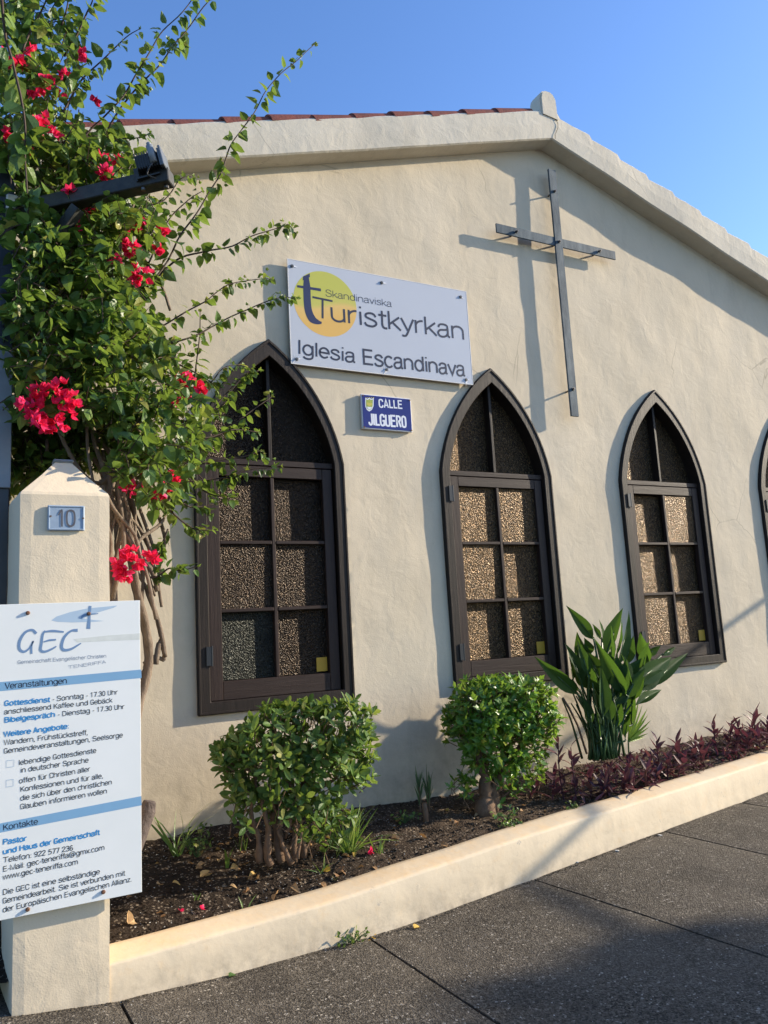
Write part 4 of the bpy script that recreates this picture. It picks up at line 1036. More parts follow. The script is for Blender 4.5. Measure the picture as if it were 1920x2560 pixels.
def foliage(parent, items, templates, mat, singles=0, nm='leaf', mass='foliage', key=None):
    """items: list of 4x4 matrices (world). the singles that show largest become leaf parts, the rest one mass"""
    key = key or (lambda m: (m.translation-CP).length)
    items = sorted(items, key=key)
    meshes = []
    for v, f in templates:
        me = mesh(nm, v, f, False); me.materials.append(M[mat]); meshes.append(me)
    inv = Matrix.Translation(-parent.location)
    for m in items[:singles]:
        o = bpy.data.objects.new(nm, random.choice(meshes)); COL.objects.link(o); o.parent = parent; o.matrix_basis = inv@m
    rest = items[singles:]
    if rest:
        V_ = []; F_ = []
        for m in rest:
            v, f = random.choice(templates); n = len(V_); mm = inv@m
            V_ += [tuple(mm@Vector(p)) for p in v]; F_ += [tuple(i+n for i in q) for q in f]
        obj(mass, mesh(mass, V_, F_), M[mat], parent, 'stuff')
def rvec(): 
    while True:
        v = Vector((R(-1, 1), R(-1, 1), R(-1, 1)))
        if 0.05 < v.length < 1: return v.normalized()

# ------------------------------------------------------------------ bougainvillea
BG = thing('bougainvillea', 'big climbing shrub with red papery flowers behind the gate pillar', 'climber', (-1.05, -0.62, 0.38))
TV = BG.location
def pxline(L): return [at(u, v, Y) for u, v, Y in L]
# stems low down: grey, knotted
stems = [
 ([(310, 2030, -0.66), (325, 1880, -0.66), (345, 1760, -0.66), (376, 1660, -0.66), (362, 1560, -0.74), (345, 1480, -0.78), (330, 1400, -0.80), (322, 1320, -0.82), (300, 1240, -0.85), (285, 1180, -0.85)], [0.034, 0.03, 0.026, 0.022, 0.020, 0.019, 0.018, 0.018, 0.016, 0.014]),
 ([(385, 1660, -0.60), (400, 1600, -0.62), (412, 1640, -0.60), (395, 1560, -0.64), (365, 1470, -0.66), (395, 1475, -0.70), (375, 1420, -0.7), (340, 1380, -0.68), (315, 1300, -0.70), (330, 1200, -0.72), (350, 1120, -0.72)], [0.016, 0.014, 0.012, 0.012, 0.014, 0.014, 0.013, 0.014, 0.016, 0.014, 0.010]),
 ([(352, 1700, -0.58), (368, 1655, -0.58), (362, 1590, -0.6), (348, 1520, -0.62), (335, 1450, -0.66), (318, 1360, -0.7), (300, 1270, -0.72), (270, 1200, -0.74), (220, 1130, -0.76)], [0.018, 0.016, 0.018, 0.019, 0.018, 0.017, 0.016, 0.014, 0.012]),
 ([(300, 1600, -0.80), (285, 1500, -0.80), (278, 1420, -0.8), (272, 1340, -0.82), (278, 1250, -0.84), (260, 1180, -0.84), (235, 1100, -0.84), (230, 1000, -0.82)], [0.022, 0.022, 0.020, 0.018, 0.016, 0.014, 0.012, 0.010]),
 ([(405, 1520, -0.60), (398, 1460, -0.60), (402, 1400, -0.62), (412, 1350, -0.62), (395, 1290, -0.64), (372, 1230, -0.66), (352, 1190, -0.68)], [0.008, 0.009, 0.009, 0.010, 0.010, 0.010, 0.009]),
 ([(362, 1660, -0.60), (384, 1640, -0.59), (408, 1652, -0.58), (412, 1640, -0.60)], [0.011, 0.010, 0.012, 0.008]),
 ([(398, 1590, -0.60), (388, 1530, -0.62), (370, 1480, -0.66), (350, 1440, -0.68), (335, 1415, -0.70)], [0.008, 0.009, 0.010, 0.009, 0.008]),
 ([(330, 1400, -0.80), (350, 1350, -0.74), (402, 1310, -0.68), (420, 1270, -0.66), (430, 1210, -0.66)], [0.010, 0.010, 0.009, 0.008, 0.006]),
 ([(285, 1180, -0.85), (250, 1210, -0.86), (200, 1180, -0.88), (150, 1080, -0.9), (120, 980, -0.9)], [0.013, 0.012, 0.010, 0.009, 0.008]),
 ([(300, 1240, -0.85), (360, 1190, -0.8), (250, 1100, -0.8), (190, 900, -0.78), (160, 700, -0.78), (130, 500, -0.76)], [0.012, 0.012, 0.012, 0.011, 0.010, 0.008]),
 ([(230, 1000, -0.82), (215, 880, -0.80), (250, 760, -0.78), (300, 640, -0.76), (300, 500, -0.74)], [0.010, 0.010, 0.010, 0.008, 0.006]),
 ([(120, 980, -0.9), (75, 900, -0.92), (60, 760, -0.92), (80, 600, -0.9)], [0.008, 0.008, 0.007, 0.006]),
]
for _ in range(22):
    u_, v_ = R(250, 330), R(1080, 1230); u2, v2 = R(262, 415), R(1330, 1560); Yq = R(-0.9, -0.6)
    stems.append(([(u2, v2, Yq), (lerp(u_, u2, 0.7)+R(-22, 22), lerp(v_, v2, 0.66), Yq), (lerp(u_, u2, 0.3)+R(-22, 22), lerp(v_, v2, 0.33), Yq-0.04), (u_, v_, Yq-0.06)], [R(0.004, 0.011)]*4))
for _ in range(26):
    u_, v_ = R(40, 380), R(500, 1150); Yq = R(-1.0, -0.7); du, dv = R(-70, 70), R(60, 190)
    stems.append(([(u_+du, v_+dv, Yq), (u_+du*0.5+R(-14, 14), v_+dv*0.5, Yq), (u_, v_, Yq)], [R(0.004, 0.009)]*3))
for L, rr in stems:
    P = catmull([p+rvec()*0.006 for p in pxline(L)], 4); rad = [interp(i/4, list(range(len(rr))), rr)*R(0.9, 1.12) for i in range(len(P))]
    b = MB(); b.tube([p-TV for p in P], rad, 9); b.build('stem', M['bark'], BG, smooth=True)
# long shoots traced in depth
A_ = lambda L, y0, y1: [(u, v, lerp(y0, y1, i/(len(L)-1))) for i, (u, v) in enumerate(L)]
shoots = [
 (A_([(260, 812), (309, 793), (352, 735), (400, 668), (453, 590), (482, 545), (521, 482), (547, 434), (574, 376), (603, 328), (632, 280), (665, 227), (709, 178), (752, 140), (788, 114)], -0.8, -1.0), 1.0),
 (A_([(100, 560), (159, 400), (225, 330), (270, 289), (328, 203), (376, 125), (420, 63), (482, 0), (560, -80)], -0.8, -1.1), 1.0),
 (A_([(180, 480), (289, 299), (338, 222), (400, 159), (434, 111), (487, 53), (530, 0), (590, -70)], -0.7, -1.0), 1.0),
 (A_([(150, 300), (193, 212), (251, 150), (309, 92), (347, 72)], -0.75, -0.85), 0.85),
 (A_([(165, 140), (193, 82), (212, 34), (227, 0), (240, -60)], -0.8, -0.9), 1.0),
 (A_([(350, 735), (434, 648), (511, 626), (579, 617), (641, 588), (694, 569), (728, 559)], -0.8, -0.8), 0.9),
 (A_([(300, 880), (347, 846), (410, 812), (463, 783), (511, 754), (545, 725), (579, 706), (632, 694), (677, 694)], -0.7, -0.6), 0.75),
 (A_([(340, 890), (405, 863), (482, 841), (540, 812), (593, 783), (651, 759), (699, 745), (744, 745)], -0.7, -0.65), 0.8),
 (A_([(380, 1150), (463, 1106), (511, 1048), (564, 986), (612, 937), (651, 923)], -0.6, -0.6), 0.8),
 (A_([(400, 1160), (473, 1130), (555, 1082), (622, 1034), (660, 1005), (678, 990)], -0.55, -0.5), 0.8),
 (A_([(420, 1180), (500, 1160), (579, 1145), (620, 1138), (655, 1125)], -0.6, -0.6), 0.75),
 (A_([(380, 1230), (463, 1207), (540, 1197), (579, 1193), (627, 1174), (704, 1169)], -0.65, -0.7), 0.75),
 (A_([(360, 1440), (389, 1442), (422, 1421), (452, 1430), (494, 1421)], -0.75, -0.8), 0.85),
 (A_([(400, 1240), (430, 1280), (480, 1315), (520, 1322), (542, 1319)], -0.7, -0.7), 0.75),
 (A_([(5, -10), (43, 241), (58, 330), (63, 386), (72, 520), (72, 660)], -1.25, -1.15), 1.25),
 (A_([(232, 640), (227, 672), (215, 760), (207, 841), (193, 937), (200, 1000)], -1.05, -1.0), 1.2),
 (A_([(340, 720), (400, 600), (432, 540), (470, 500), (500, 480)], -0.7, -0.8), 0.8),
 (A_([(300, 560), (360, 520), (410, 500), (450, 450), (480, 440)], -0.6, -0.6), 0.75),
 (A_([(160, 380), (230, 372), (300, 345), (350, 340), (372, 330)], -0.7, -0.75), 0.7),
 (A_([(60, 130), (90, 60), (110, 0), (130, -60)], -0.95, -1.0), 1.0),
 (A_([(150, 60), (160, 20), (170, -40)], -0.95, -1.0), 1.0),
 (A_([(480, 990), (490, 900), (494, 850), (500, 780)], -0.6, -0.6), 0.8),
 (A_([(440, 1060), (500, 1040), (560, 1010), (600, 960), (640, 930)], -0.55, -0.6), 0.8),
 (A_([(450, 1090), (520, 1090), (590, 1070), (650, 1075)], -0.7, -0.6), 0.8),
 (A_([(430, 1140), (490, 1210), (540, 1240), (590, 1235)], -0.6, -0.6), 0.75),
 (A_([(450, 1000), (520, 960), (560, 920), (610, 910)], -0.55, -0.5), 0.8),
 (A_([(400, 1200), (460, 1260), (500, 1270), (540, 1262)], -0.65, -0.6), 0.75),
 (A_([(420, 900), (480, 930), (530, 960), (560, 1000)], -0.6, -0.5), 0.75),
 (A_([(420, 1320), (405, 1360), (395, 1400), (400, 1450)], -0.7, -0.7), 0.7),
]
ov = [leaf_template('ovate', 0.35, 0.22), leaf_template('ovate', 0.15, 0.45, 0.08), leaf_template('ovate', 0.5, 0.1, 0.12), leaf_template('ovate', 0.25, -0.15, 0.1)]
big = []; small_tips = []
cutout = []
def shoot_leaves(P, size, out, tips, step=0.036, r0=0.0065):
    acc = 0; k_ = 0; total = sum((P[i+1]-P[i]).length for i in range(len(P)-1)); run = 0
    for i in range(len(P)-1):
        seg = P[i+1]-P[i]; L_ = seg.length; d = seg.normalized()
        while acc < L_:
            p = P[i]+seg*(acc/L_); t = (run+acc)/total
            side = d.cross(rvec()).normalized()
            dirv = (side*0.8+Vector((0, 0, -0.55))+d*0.35+rvec()*0.25).normalized()
            s_ = size*R(0.050, 0.078)*(1.0-0.42*max(0, t-0.6)/0.4)*(1.18 if r0 > 0.006 else 1.0)
            if k_ % 5 == 4: s_ *= 1.15
            out.append(leaf_matrix(p+side*0.004+dirv*0.008, dirv, Vector((0, 0, 1))+rvec()*0.75, s_, R(0.85, 1.15)))
            k_ += 1; acc += step*size*R(0.55, 1.3)
        acc -= L_; run += L_
    for _ in range(5):
        dirv = ((P[-1]-P[-2]).normalized()+rvec()*0.7).normalized()
        tips.append(leaf_matrix(P[-1], dirv, rvec(), size*R(0.018, 0.032)))
for L, sz in shoots:
    P = catmull(pxline(L), 5)
    P = [p+Vector((noise.noise(p*4), noise.noise(p*4+Vector((9, 0, 0))), noise.noise(p*4+Vector((0, 9, 0)))))*0.02 for p in P]
    n = len(P); b = MB(); b.tube([p-TV for p in P], [lerp(0.0052, 0.0018, i/n)*(0.9+0.3*sz) for i in range(n)], 6); b.build('shoot', M['twig'], BG, smooth=True)
    shoot_leaves(P, sz, big, small_tips)
    # side sprigs
    for _ in range(int(n/5)):
        i = random.randrange(1, n-2); d = (P[i+1]-P[i]).normalized()
        q = P[i]; dd = (d*0.7+rvec()*0.6+Vector((0, 0, 0.15))).normalized(); l_ = R(0.04, 0.11)*sz
        S_ = [q, q+dd*l_*0.5, q+dd*l_+Vector((0, 0, -0.01))]
        shoot_leaves(S_, sz*0.85, big, small_tips, 0.03)
# the mass: twigs filling a thick body, (pixel outline, depth span)
OUT = [(-60, -80), (110, -80), (190, 60), (215, 180), (215, 290), (260, 330), (330, 360), (330, 430), (400, 520), (380, 620), (345, 680), (350, 780), (420, 840), (430, 900), (470, 960), (520, 1040), (500, 1120), (480, 1190), (430, 1240), (400, 1260), (330, 1230), (290, 1190), (250, 1150), (150, 1180), (20, 1215), (24, 400), (-60, 380)]
dense = []; twigs = MB()
def fill_density(u, v):
    x = 1.0
    if v < 330: x = 0.34 if u < 120 else 0.22
    elif v < 520: x = 0.6 if u > 120 else 0.85
    elif u > 300 and v < 820: x = 0.75
    if u > 400: x = min(x, 0.5)
    if u < 85 and 430 < v < 900: x *= 0.55
    x *= 0.35+1.3*max(0.0, min(1.0, 0.5+noise.noise(Vector((u/75, v/75, 3)))))
    if v > 1180: x *= 0.5
    return x
cnt = 0
while cnt < 1650:
    u, v = R(-60, 540), R(-80, 1270)
    if not inpoly(u, v, OUT) or random.random() > fill_density(u, v): continue
    thick = 0.42 if v > 500 else 0.30
    Y = -0.80+R(-1, 1)*thick; 
    if v > 1040 and u < 275: Y = R(-0.78, -0.45)
    p = at(u, v, Y)
    
    cnt += 1
    dd = (Vector((0.25, -0.25, 0.35))+rvec()*0.9).normalized(); l_ = R(0.08, 0.2)
    S_ = [p-dd*l_*0.5, p+Vector((0, 0, 0.01)), p+dd*l_*0.5]
    twigs.tube([q-TV for q in S_], [0.003, 0.0022, 0.0015], 4, False)
    shoot_leaves(S_, R(0.75, 1.05), dense, small_tips if random.random() < 0.12 else [], 0.034)
twigs.build('inner_twigs', M['twig'], BG, kind='stuff')
foliage(BG, big, ov, 'boug', 290, 'leaf', 'shoot_foliage')
foliage(BG, dense, ov, 'boug', 0, 'leaf', 'foliage')
foliage(BG, small_tips, ov[:2], 'tip', 0, 'leaf', 'young_tips')
# flowers
clusters = [(130, 1020, -1.22, 60, 46), (62, 1012, -1.2, 10, 3), (468, 965, -0.75, 46, 34), (352, 690, -0.95, 26, 12), (325, 622, -0.9, 18, 8), (398, 628, -0.8, 10, 4), (312, 570, -0.9, 8, 3), (345, 640, -0.9, 8, 3), (325, 1216, -0.9, 15, 7),
            (401, 1231, -0.8, 22, 12), (437, 1190, -0.75, 20, 12), (392, 1180, -0.75, 7, 3), (363, 1197, -0.78, 8, 3), (322, 1408, -0.95, 42, 30), (374, 1398, -0.9, 18, 9),
            (30, 142, -1.0, 24, 9), (68, 160, -0.95, 10, 3), (82, 128, -0.95, 8, 3), (111, 207, -0.95, 18, 7), (82, 225, -0.95, 10, 4), (210, 140, -0.85, 12, 5), (160, 192, -0.85, 9, 4), (92, 315, -1.0, 18, 8), (66, 366, -1.0, 15, 6), (110, 300, -1.0, 8, 3), (135, 330, -1.0, 10, 4),
            (22, 332, -1.0, 16, 6), (270, 440, -0.85, 24, 11), (295, 405, -0.85, 10, 4), (228, 526, -0.85, 8, 4), (178, 478, -0.95, 7, 3), (236, 255, -0.8, 8, 4), (150, 235, -0.8, 6, 3), (333, 564, -0.8, 14, 6), (405, 572, -0.8, 10, 4), (258, 395, -0.8, 6, 3), (290, 655, -0.9, 14, 6), (365, 560, -0.8, 10, 5), (500, 985, -0.7, 12, 6), (445, 1000, -0.7, 12, 5), (300, 480, -0.85, 12, 5), (190, 560, -0.9, 8, 4), (95, 1060, -1.15, 16, 6)]
br_t = [leaf_template('ovate', 0.2, -0.35, 0.15), leaf_template('ovate', 0.4, -0.2, 0.1)]
for (u, v_, Y, r_, n) in clusters:
    n = int(n*(1.6 if r_ > 30 else 1.15))
    Y -= (0.20 if v_ > 380 else 0.08) if u < 330 and v_ < 900 else (0.12 if r_ < 30 else 0.0)
    c = at(u, v_, Y); rad = r_/1915*(c-CP).dot(fw); items_v = []; items_f = []
    ring_ = r_ > 55
    for _ in range(n):
        if ring_:
            a = R(0, 2*PI); o_ = (CR*math.cos(a)+CU*math.sin(a))*rad*R(0.35, 1.0)+rvec()*0.02
        else: o_ = rvec()*rad*R(0.2, 0.9); o_.y *= 0.7
        p = c+o_; ax = (o_.normalized()+Vector((0, -0.4, 0.2))+rvec()*0.5).normalized(); side = ax.cross(rvec()).normalized()
        for j in range(3):
            sd = Matrix.Rotation(j*2*PI/3, 3, ax)@side
            dirv = (sd*0.75+ax*0.6).normalized()
            mt = leaf_matrix(p, dirv, ax, R(0.028, 0.042), 1.25)
            lv, lf = random.choice(br_t); k_ = len(items_v)
            items_v += [tuple(mt@Vector(q)-c) for q in lv]; items_f += [tuple(i+k_ for i in q) for q in lf]
    o = obj('flower_cluster', mesh('flower_cluster', items_v, items_f), M['bract'], BG); o.location = c-TV

# ------------------------------------------------------------------ clipped shrubs
def shrub(name, label, u0, u1, v0, v1, Y, depth, base, mat, kind, nleaf, size, trunks, shape, seed, singles, extra=(), tk=1.0, cat='shrub'):
    random.seed(seed)
    pa, pb_ = at(u0, v1, Y), at(u1, v0, Y)
    c = (pa+pb_)/2; hw_ = abs(at(u1, (v0+v1)/2, Y).x-at(u0, (v0+v1)/2, Y).x)/2; hh = abs(at((u0+u1)/2, v0, Y).z-at((u0+u1)/2, v1, Y).z)/2; hd = depth/2
    t = thing(name, label, cat, base)
    for L, rr in trunks:
        L0 = pxline(L); L0[0].z -= 0.07; P = catmull(L0, 5); P = [p+Vector((noise.noise(p*16+Vector((seed, 0, 0))), noise.noise(p*16+Vector((0, 5, 0))), 0))*0.022 for p in P]
        rad = [interp(i/5, list(range(len(rr))), rr)*R(0.75, 1.25)*tk for i in range(len(P))]
        b = MB(); b.tube([p-t.location for p in P], rad, 9); b.build('trunk', M['bark2'], t, smooth=True)
    items = []; tw = MB()
    def se(d, e=4.5): return 1/((abs(d.x)**e+abs(d.y)**e+abs(d.z)**e)**(1/e))
    for _ in range(nleaf):
        d = rvec()
        if d.z < -0.35 and random.random() < 0.55: continue
        rr = se(d)*(R(0.72, 1.0) if random.random() < 0.8 else R(0.3, 0.8))
        q = Vector((d.x*rr, d.y*rr, d.z*rr))
        q *= 1+0.16*noise.noise(d*2.3+Vector((seed, 0, 0)))
        q = shape(q)
        p = c+Vector((q.x*hw_, q.y*hd, q.z*hh))
        nleaves = random.choice((3, 4, 5)); ax = (Vector((d.x, d.y, d.z*0.6+0.55))+rvec()*0.35).normalized(); side = ax.cross(rvec()).normalized()
        l_ = R(0.02, 0.05)
        tw.tube([p-t.location-ax*l_*2, p-t.location], [0.003, 0.0018], 4, False)
        for j in range(nleaves):
            sd = Matrix.Rotation(j*2*PI/nleaves+R(-0.3, 0.3), 3, ax)@side
            spread = R(0.35, 1.0)
            items.append(leaf_matrix(p-ax*R(0, 0.02), (sd*spread+ax*0.6).normalized(), ax, size*R(0.7, 1.25), R(0.85, 1.2)))
    for (uu, vv, YY, rr_, nn_) in extra:
        for _ in range(nn_):
            p = at(uu+random.gauss(0, rr_), vv+random.gauss(0, rr_*1.1), YY+R(-0.08, 0.08)); ax = (rvec()*0.6+Vector((0, -0.2, 0.6))).normalized(); side = ax.cross(rvec()).normalized()
            tw.tube([p-t.location-ax*0.08, p-t.location], [0.003, 0.0018], 4, False)
            for j in range(4): items.append(leaf_matrix(p, ((Matrix.Rotation(j*PI/2, 3, ax)@side)*0.8+ax*0.6).normalized(), ax, size*R(0.6, 1.1)))
    tw.build('inner_twigs', M['bark2'], t, kind='stuff')
    tm = [leaf_template(kind, 0.2, 0.15), leaf_template(kind, 0.3, 0.35), leaf_template(kind, 0.1, -0.1)]
    foliage(t, items, tm, mat, singles, 'leaf', 'foliage', key=lambda m: (m.translation-CP).length-0.25*(m.translation.z-c.z))
    return t
def sh1(q):
    # broad top, tapering down and to the left
    if q.z < 0: q = Vector((q.x*(1+0.18*q.z), q.y*(1+0.35*q.z), q.z))
    if q.x < -0.5 and q.z > 0.2: q.z *= 0.80
    if q.x > 0.3 and q.z < -0.6: q.z *= 0.85
    return q
s1 = shrub('clipped_shrub', 'dark green clipped shrub on twisted trunks below the first window', 555, 930, 1765, 2035, -0.74, 0.52, tuple(at(690, 2125, -0.80)), 'shrubA', 'obovate', 740, 0.062,
      [([(672, 2128, -0.84), (668, 2060, -0.84), (655, 2010, -0.84), (640, 1950, -0.82), (612, 1900, -0.8), (600, 1860, -0.78)], [0.030, 0.019, 0.016, 0.016, 0.013, 0.008]),
       ([(700, 2120, -0.82), (690, 2050, -0.80), (680, 1990, -0.8), (690, 1930, -0.78), (710, 1860, -0.76)], [0.036, 0.028, 0.022, 0.018, 0.010]),
       ([(650, 2120, -0.82), (640, 2075, -0.82), (628, 2040, -0.82), (625, 1990, -0.82), (605, 1950, -0.8), (612, 1915, -0.8)], [0.026, 0.020, 0.016, 0.013, 0.014, 0.010]),
       ([(735, 2118, -0.78), (738, 2060, -0.76), (735, 2000, -0.74), (780, 1930, -0.72), (840, 1880, -0.70), (880, 1840, -0.7)], [0.028, 0.020, 0.017, 0.015, 0.012, 0.008]),
       ([(760, 2110, -0.76), (745, 2070, -0.76), (725, 2020, -0.78), (700, 1990, -0.80)], [0.024, 0.018, 0.014, 0.012]),
       ([(720, 2125, -0.86), (700, 2085, -0.86), (705, 2050, -0.85), (672, 2010, -0.84), (650, 1980, -0.82)], [0.020, 0.014, 0.012, 0.010, 0.008]),
       ([(745, 2110, -0.88), (755, 2060, -0.86), (748, 2010, -0.86), (722, 1960, -0.84)], [0.016, 0.012, 0.010, 0.008]),
       ([(715, 2060, -0.84), (740, 2020, -0.86), (770, 1985, -0.86), (820, 1960, -0.84), (850, 1940, -0.8)], [0.016, 0.015, 0.014, 0.012, 0.008])],
      sh1, 11, 280, [(840, 2040, -0.72, 26, 34), (800, 2090, -0.72, 20, 18), (600, 2010, -0.80, 18, 12), (760, 2030, -0.88, 34, 30), (680, 1990, -0.90, 26, 14), (570, 1880, -0.75, 16, 10), (610, 2060, -0.85, 10, 5)], 0.72)
def sh2(q):
    if q.z < -0.1: q = Vector((q.x*(1+0.32*(q.z+0.1))+0.02*q.z, q.y*(1+0.3*q.z), q.z))
    return q
s2 = shrub('clipped_shrub', 'bright green clipped shrub on a forked trunk below the second window', 1130, 1366, 1700, 1925, -0.55, 0.50, tuple(at(1215, 2010, -0.55)), 'shrubB', 'toothed', 1150, 0.060,
      [([(1210, 2012, -0.56), (1212, 1960, -0.56), (1200, 1920, -0.55), (1190, 1880, -0.54), (1180, 1820, -0.53)], [0.060, 0.042, 0.032, 0.024, 0.014]),
       ([(1228, 2000, -0.55), (1238, 1950, -0.55), (1268, 1915, -0.54), (1300, 1870, -0.52), (1320, 1810, -0.5)], [0.045, 0.036, 0.030, 0.022, 0.014]),
       ([(1206, 1930, -0.52), (1204, 1880, -0.52), (1215, 1820, -0.52)], [0.010, 0.010, 0.008]),
       ([(1275, 1910, -0.54), (1300, 1900, -0.56), (1322, 1890, -0.58)], [0.014, 0.011, 0.008])],
      sh2, 23, 280, [(1160, 1960, -0.55, 16, 20), (1300, 1950, -0.55, 22, 26), (1240, 1930, -0.6, 26, 22), (1340, 1900, -0.5, 18, 16)])

# ------------------------------------------------------------------ bird of paradise plant
random.seed(5)
def z7(x, y): return (1060+x/1.929, 1480+y/1.929)
SB = at(*z7(862, 800), -0.45)
bp = thing('bird_of_paradise_plant', 'large plant with paddle shaped green leaves fanning in front of windows', 'plant', tuple(SB))
def paddle(base, tip, width, parent, twist, fold=0.28, curl=0.12):
    d = tip-base; L_ = d.length; d = d.normalized()
    side = (Matrix.Rotation(twist, 3, d)@CR); side = (side-d*side.dot(d)).normalized(); nr = side.cross(d)
    v = []; f = []; n = 10; m_ = 3
    prof = [0.08, 0.50, 0.84, 0.98, 1.0, 0.92, 0.78, 0.60, 0.40, 0.20, 0.0]
    for i in range(n+1):
        t = i/n; c = base+d*L_*t-nr*curl*L_*t*t+Vector((0, 0, -0.03*t*t*L_))
        for j in range(-m_, m_+1):
            s_ = j/m_; w_ = width/2*prof[i]*s_
            rip = 0.0025*math.sin(t*46+s_*3)*abs(s_)
            v.append(c+side*w_*math.cos(fold)+nr*(abs(w_)*math.sin(fold)+rip)-parent.location)
    q = 2*m_+1
    for i in range(n):
        for j in range(q-1):
            a = i*q+j; f.append((a, a+1, a+q+1, a+q))
    me = mesh('leaf', v, f, True); me.materials.append(M['strel'])
    me.materials.append(M['stalk']); o = obj('leaf', me, None, parent)
    return o, [base-nr*0.0, d]
PL = [((735, 490), (535, 305), 0.115, -0.50, 0.2), ((812, 225), (698, 65), 0.10, -0.35, 0.3), ((775, 345), (738, 185), 0.10, -0.30, -0.4), ((872, 300), (855, 125), 0.09, -0.28, 0.6),
      ((882, 300), (957, 66), 0.13, -0.42, -0.5), ((935, 350), (1002, 84), 0.12, -0.38, 0.5), ((850, 225), (810, 150), 0.05, -0.3, 0.3), ((762, 450), (690, 235), 0.12, -0.48, 0.5),
      ((972, 495), (822, 225), 0.13, -0.58, -0.15), ((985, 440), (862, 270), 0.10, -0.5, 0.5), ((1085, 335), (1042, 188), 0.12, -0.35, -0.5), ((1000, 440), (958, 285), 0.09, -0.55, 0.7),
      ((1008, 445), (1205, 300), 0.16, -0.5, 0.4), ((1075, 465), (1285, 273), 0.11, -0.42, 0.2), ((862, 600), (850, 345), 0.13, -0.60, 0.35), ((1000, 625), (1012, 450), 0.10, -0.45, -0.6),
      ((1072, 305), (1142, 255), 0.07, -0.25, 0.3), ((800, 475), (738, 258), 0.11, -0.40, -0.3), ((968, 350), (1010, 205), 0.10, -0.32, 0.1), ((905, 500), (925, 250), 0.11, -0.34, 0.8),
      ((840, 480), (800, 330), 0.11, -0.36, 0.0), ((930, 470), (985, 330), 0.10, -0.33, -0.2), ((1150, 305), (1220, 262), 0.05, -0.3, 0.5), ((800, 300), (770, 215), 0.09, -0.33, 0.2),
      ((845, 430), (830, 300), 0.12, -0.38, 0.5), ((905, 420), (895, 280), 0.12, -0.42, -0.3), ((1030, 400), (1075, 270), 0.10, -0.36, 0.2), ((760, 390), (700, 300), 0.10, -0.36, 0.1), ((960, 560), (985, 420), 0.10, -0.38, 0.6),
      ((840, 560), (815, 420), 0.09, -0.5, 0.9), ((900, 360), (915, 150), 0.09, -0.45, 0.8), ((720, 420), (700, 310), 0.08, -0.42, 0.6), ((790, 400), (745, 230), 0.09, -0.55, 0.2), ((1050, 380), (1085, 230), 0.09, -0.48, -0.8), ((930, 300), (965, 130), 0.08, -0.3, 0.9), ((1010, 520), (1060, 400), 0.09, -0.5, -0.5), ((880, 540), (900, 400), 0.10, -0.52, -0.9),
      ((800, 640), (770, 500), 0.09, -0.5, 0.3), ((930, 650), (940, 500), 0.10, -0.55, -0.4), ((850, 700), (835, 560), 0.08, -0.56, 0.6), ((970, 700), (990, 570), 0.08, -0.5, -0.7), ((900, 620), (870, 470), 0.10, -0.58, 0.2)]
for _ in range(16):
    a_ = R(-1, 1); b0 = (880+a_*150+R(-30, 30), 470+R(-70, 60)+abs(a_)*30); l_ = R(140, 230); PL.append((b0, (b0[0]+a_*150+R(-25, 25), b0[1]-l_*(1-0.45*abs(a_))), R(0.08, 0.12), R(-0.55, -0.22), R(-0.9, 0.9)))
for (b0, t0, w_, Y, tw) in PL:
    bs, tp = at(*z7(*b0), Y), at(*z7(*t0), Y+R(-0.09, 0.03))
    o, (bb, d) = paddle(bs, tp, w_*1.08, bp, tw*1.5, R(0.35, 0.65), R(-0.03, 0.10))
    root = SB+Vector((R(-0.11, 0.11), R(-0.07, 0.07), 0.0))
    P = catmull([root, root+(Vector((0, 0, 1))*0.4+(bs-root).normalized()*0.6)*(bs-root).length*0.5, bs-d*0.03, bs, bs+(tp-bs)*0.45], 3)
    b = MB(); b.tube([p-bp.location for p in P], [lerp(0.011, 0.0035, i/len(P)) for i in range(len(P))], 6)
    s_ = b.build('stalk', M['stalk'], bp, smooth=True)
for _ in range(26):
    root = SB+Vector((R(-0.13, 0.15), R(-0.09, 0.09), 0.0)); tp = root+Vector((R(-0.22, 0.26), R(-0.06, 0.06), R(0.3, 0.62)))
    b = MB(); b.tube([p-bp.location for p in catmull([root, (root+tp)/2+Vector((0, 0, 0.05)), tp], 3)], [lerp(0.010, 0.004, i/7) for i in range(7)], 5); b.build('stalk', M['stalk'], bp, smooth=True)
b = MB(); b.tube([at(*z7(*p), -0.52)-bp.location for p in ((785, 780), (740, 640), (700, 560), (668, 512))], [0.009, 0.008, 0.008, 0.010], 6); b.build('cut_stalk', M['bark2'], bp, smooth=True)

fp = thing('fan_palm_seedling', 'yellow green fan palm seedling behind the paddle leaved plant', 'palm', tuple(at(*z7(985, 760), -0.28)))
o0 = at(*z7(985, 720), -0.28)
for (x, y) in ((1000, 560), (1020, 530), (1042, 515), (1060, 540), (1082, 560), (1085, 590), (1098, 618), (1090, 650), (1085, 680), (1070, 700), (1040, 590), (1058, 628)):
    tp = at(*z7(x, y), -0.30+R(-0.05, 0.05)); m_ = leaf_matrix(o0, tp-o0, Vector((0, -1, 0.2))+rvec()*0.3, (tp-o0).length, 1.6)
    v, f = leaf_template('blade', 0.6, 0.03); me = mesh('leaflet', [tuple((m_@Vector(p))-fp.location) for p in v], f); obj('leaflet', me, M['palm'], fp)
b = MB(); b.tube([(0, 0, -0.05), o0-fp.location], 0.006, 6); b.build('stalk', M['stalk'], fp)

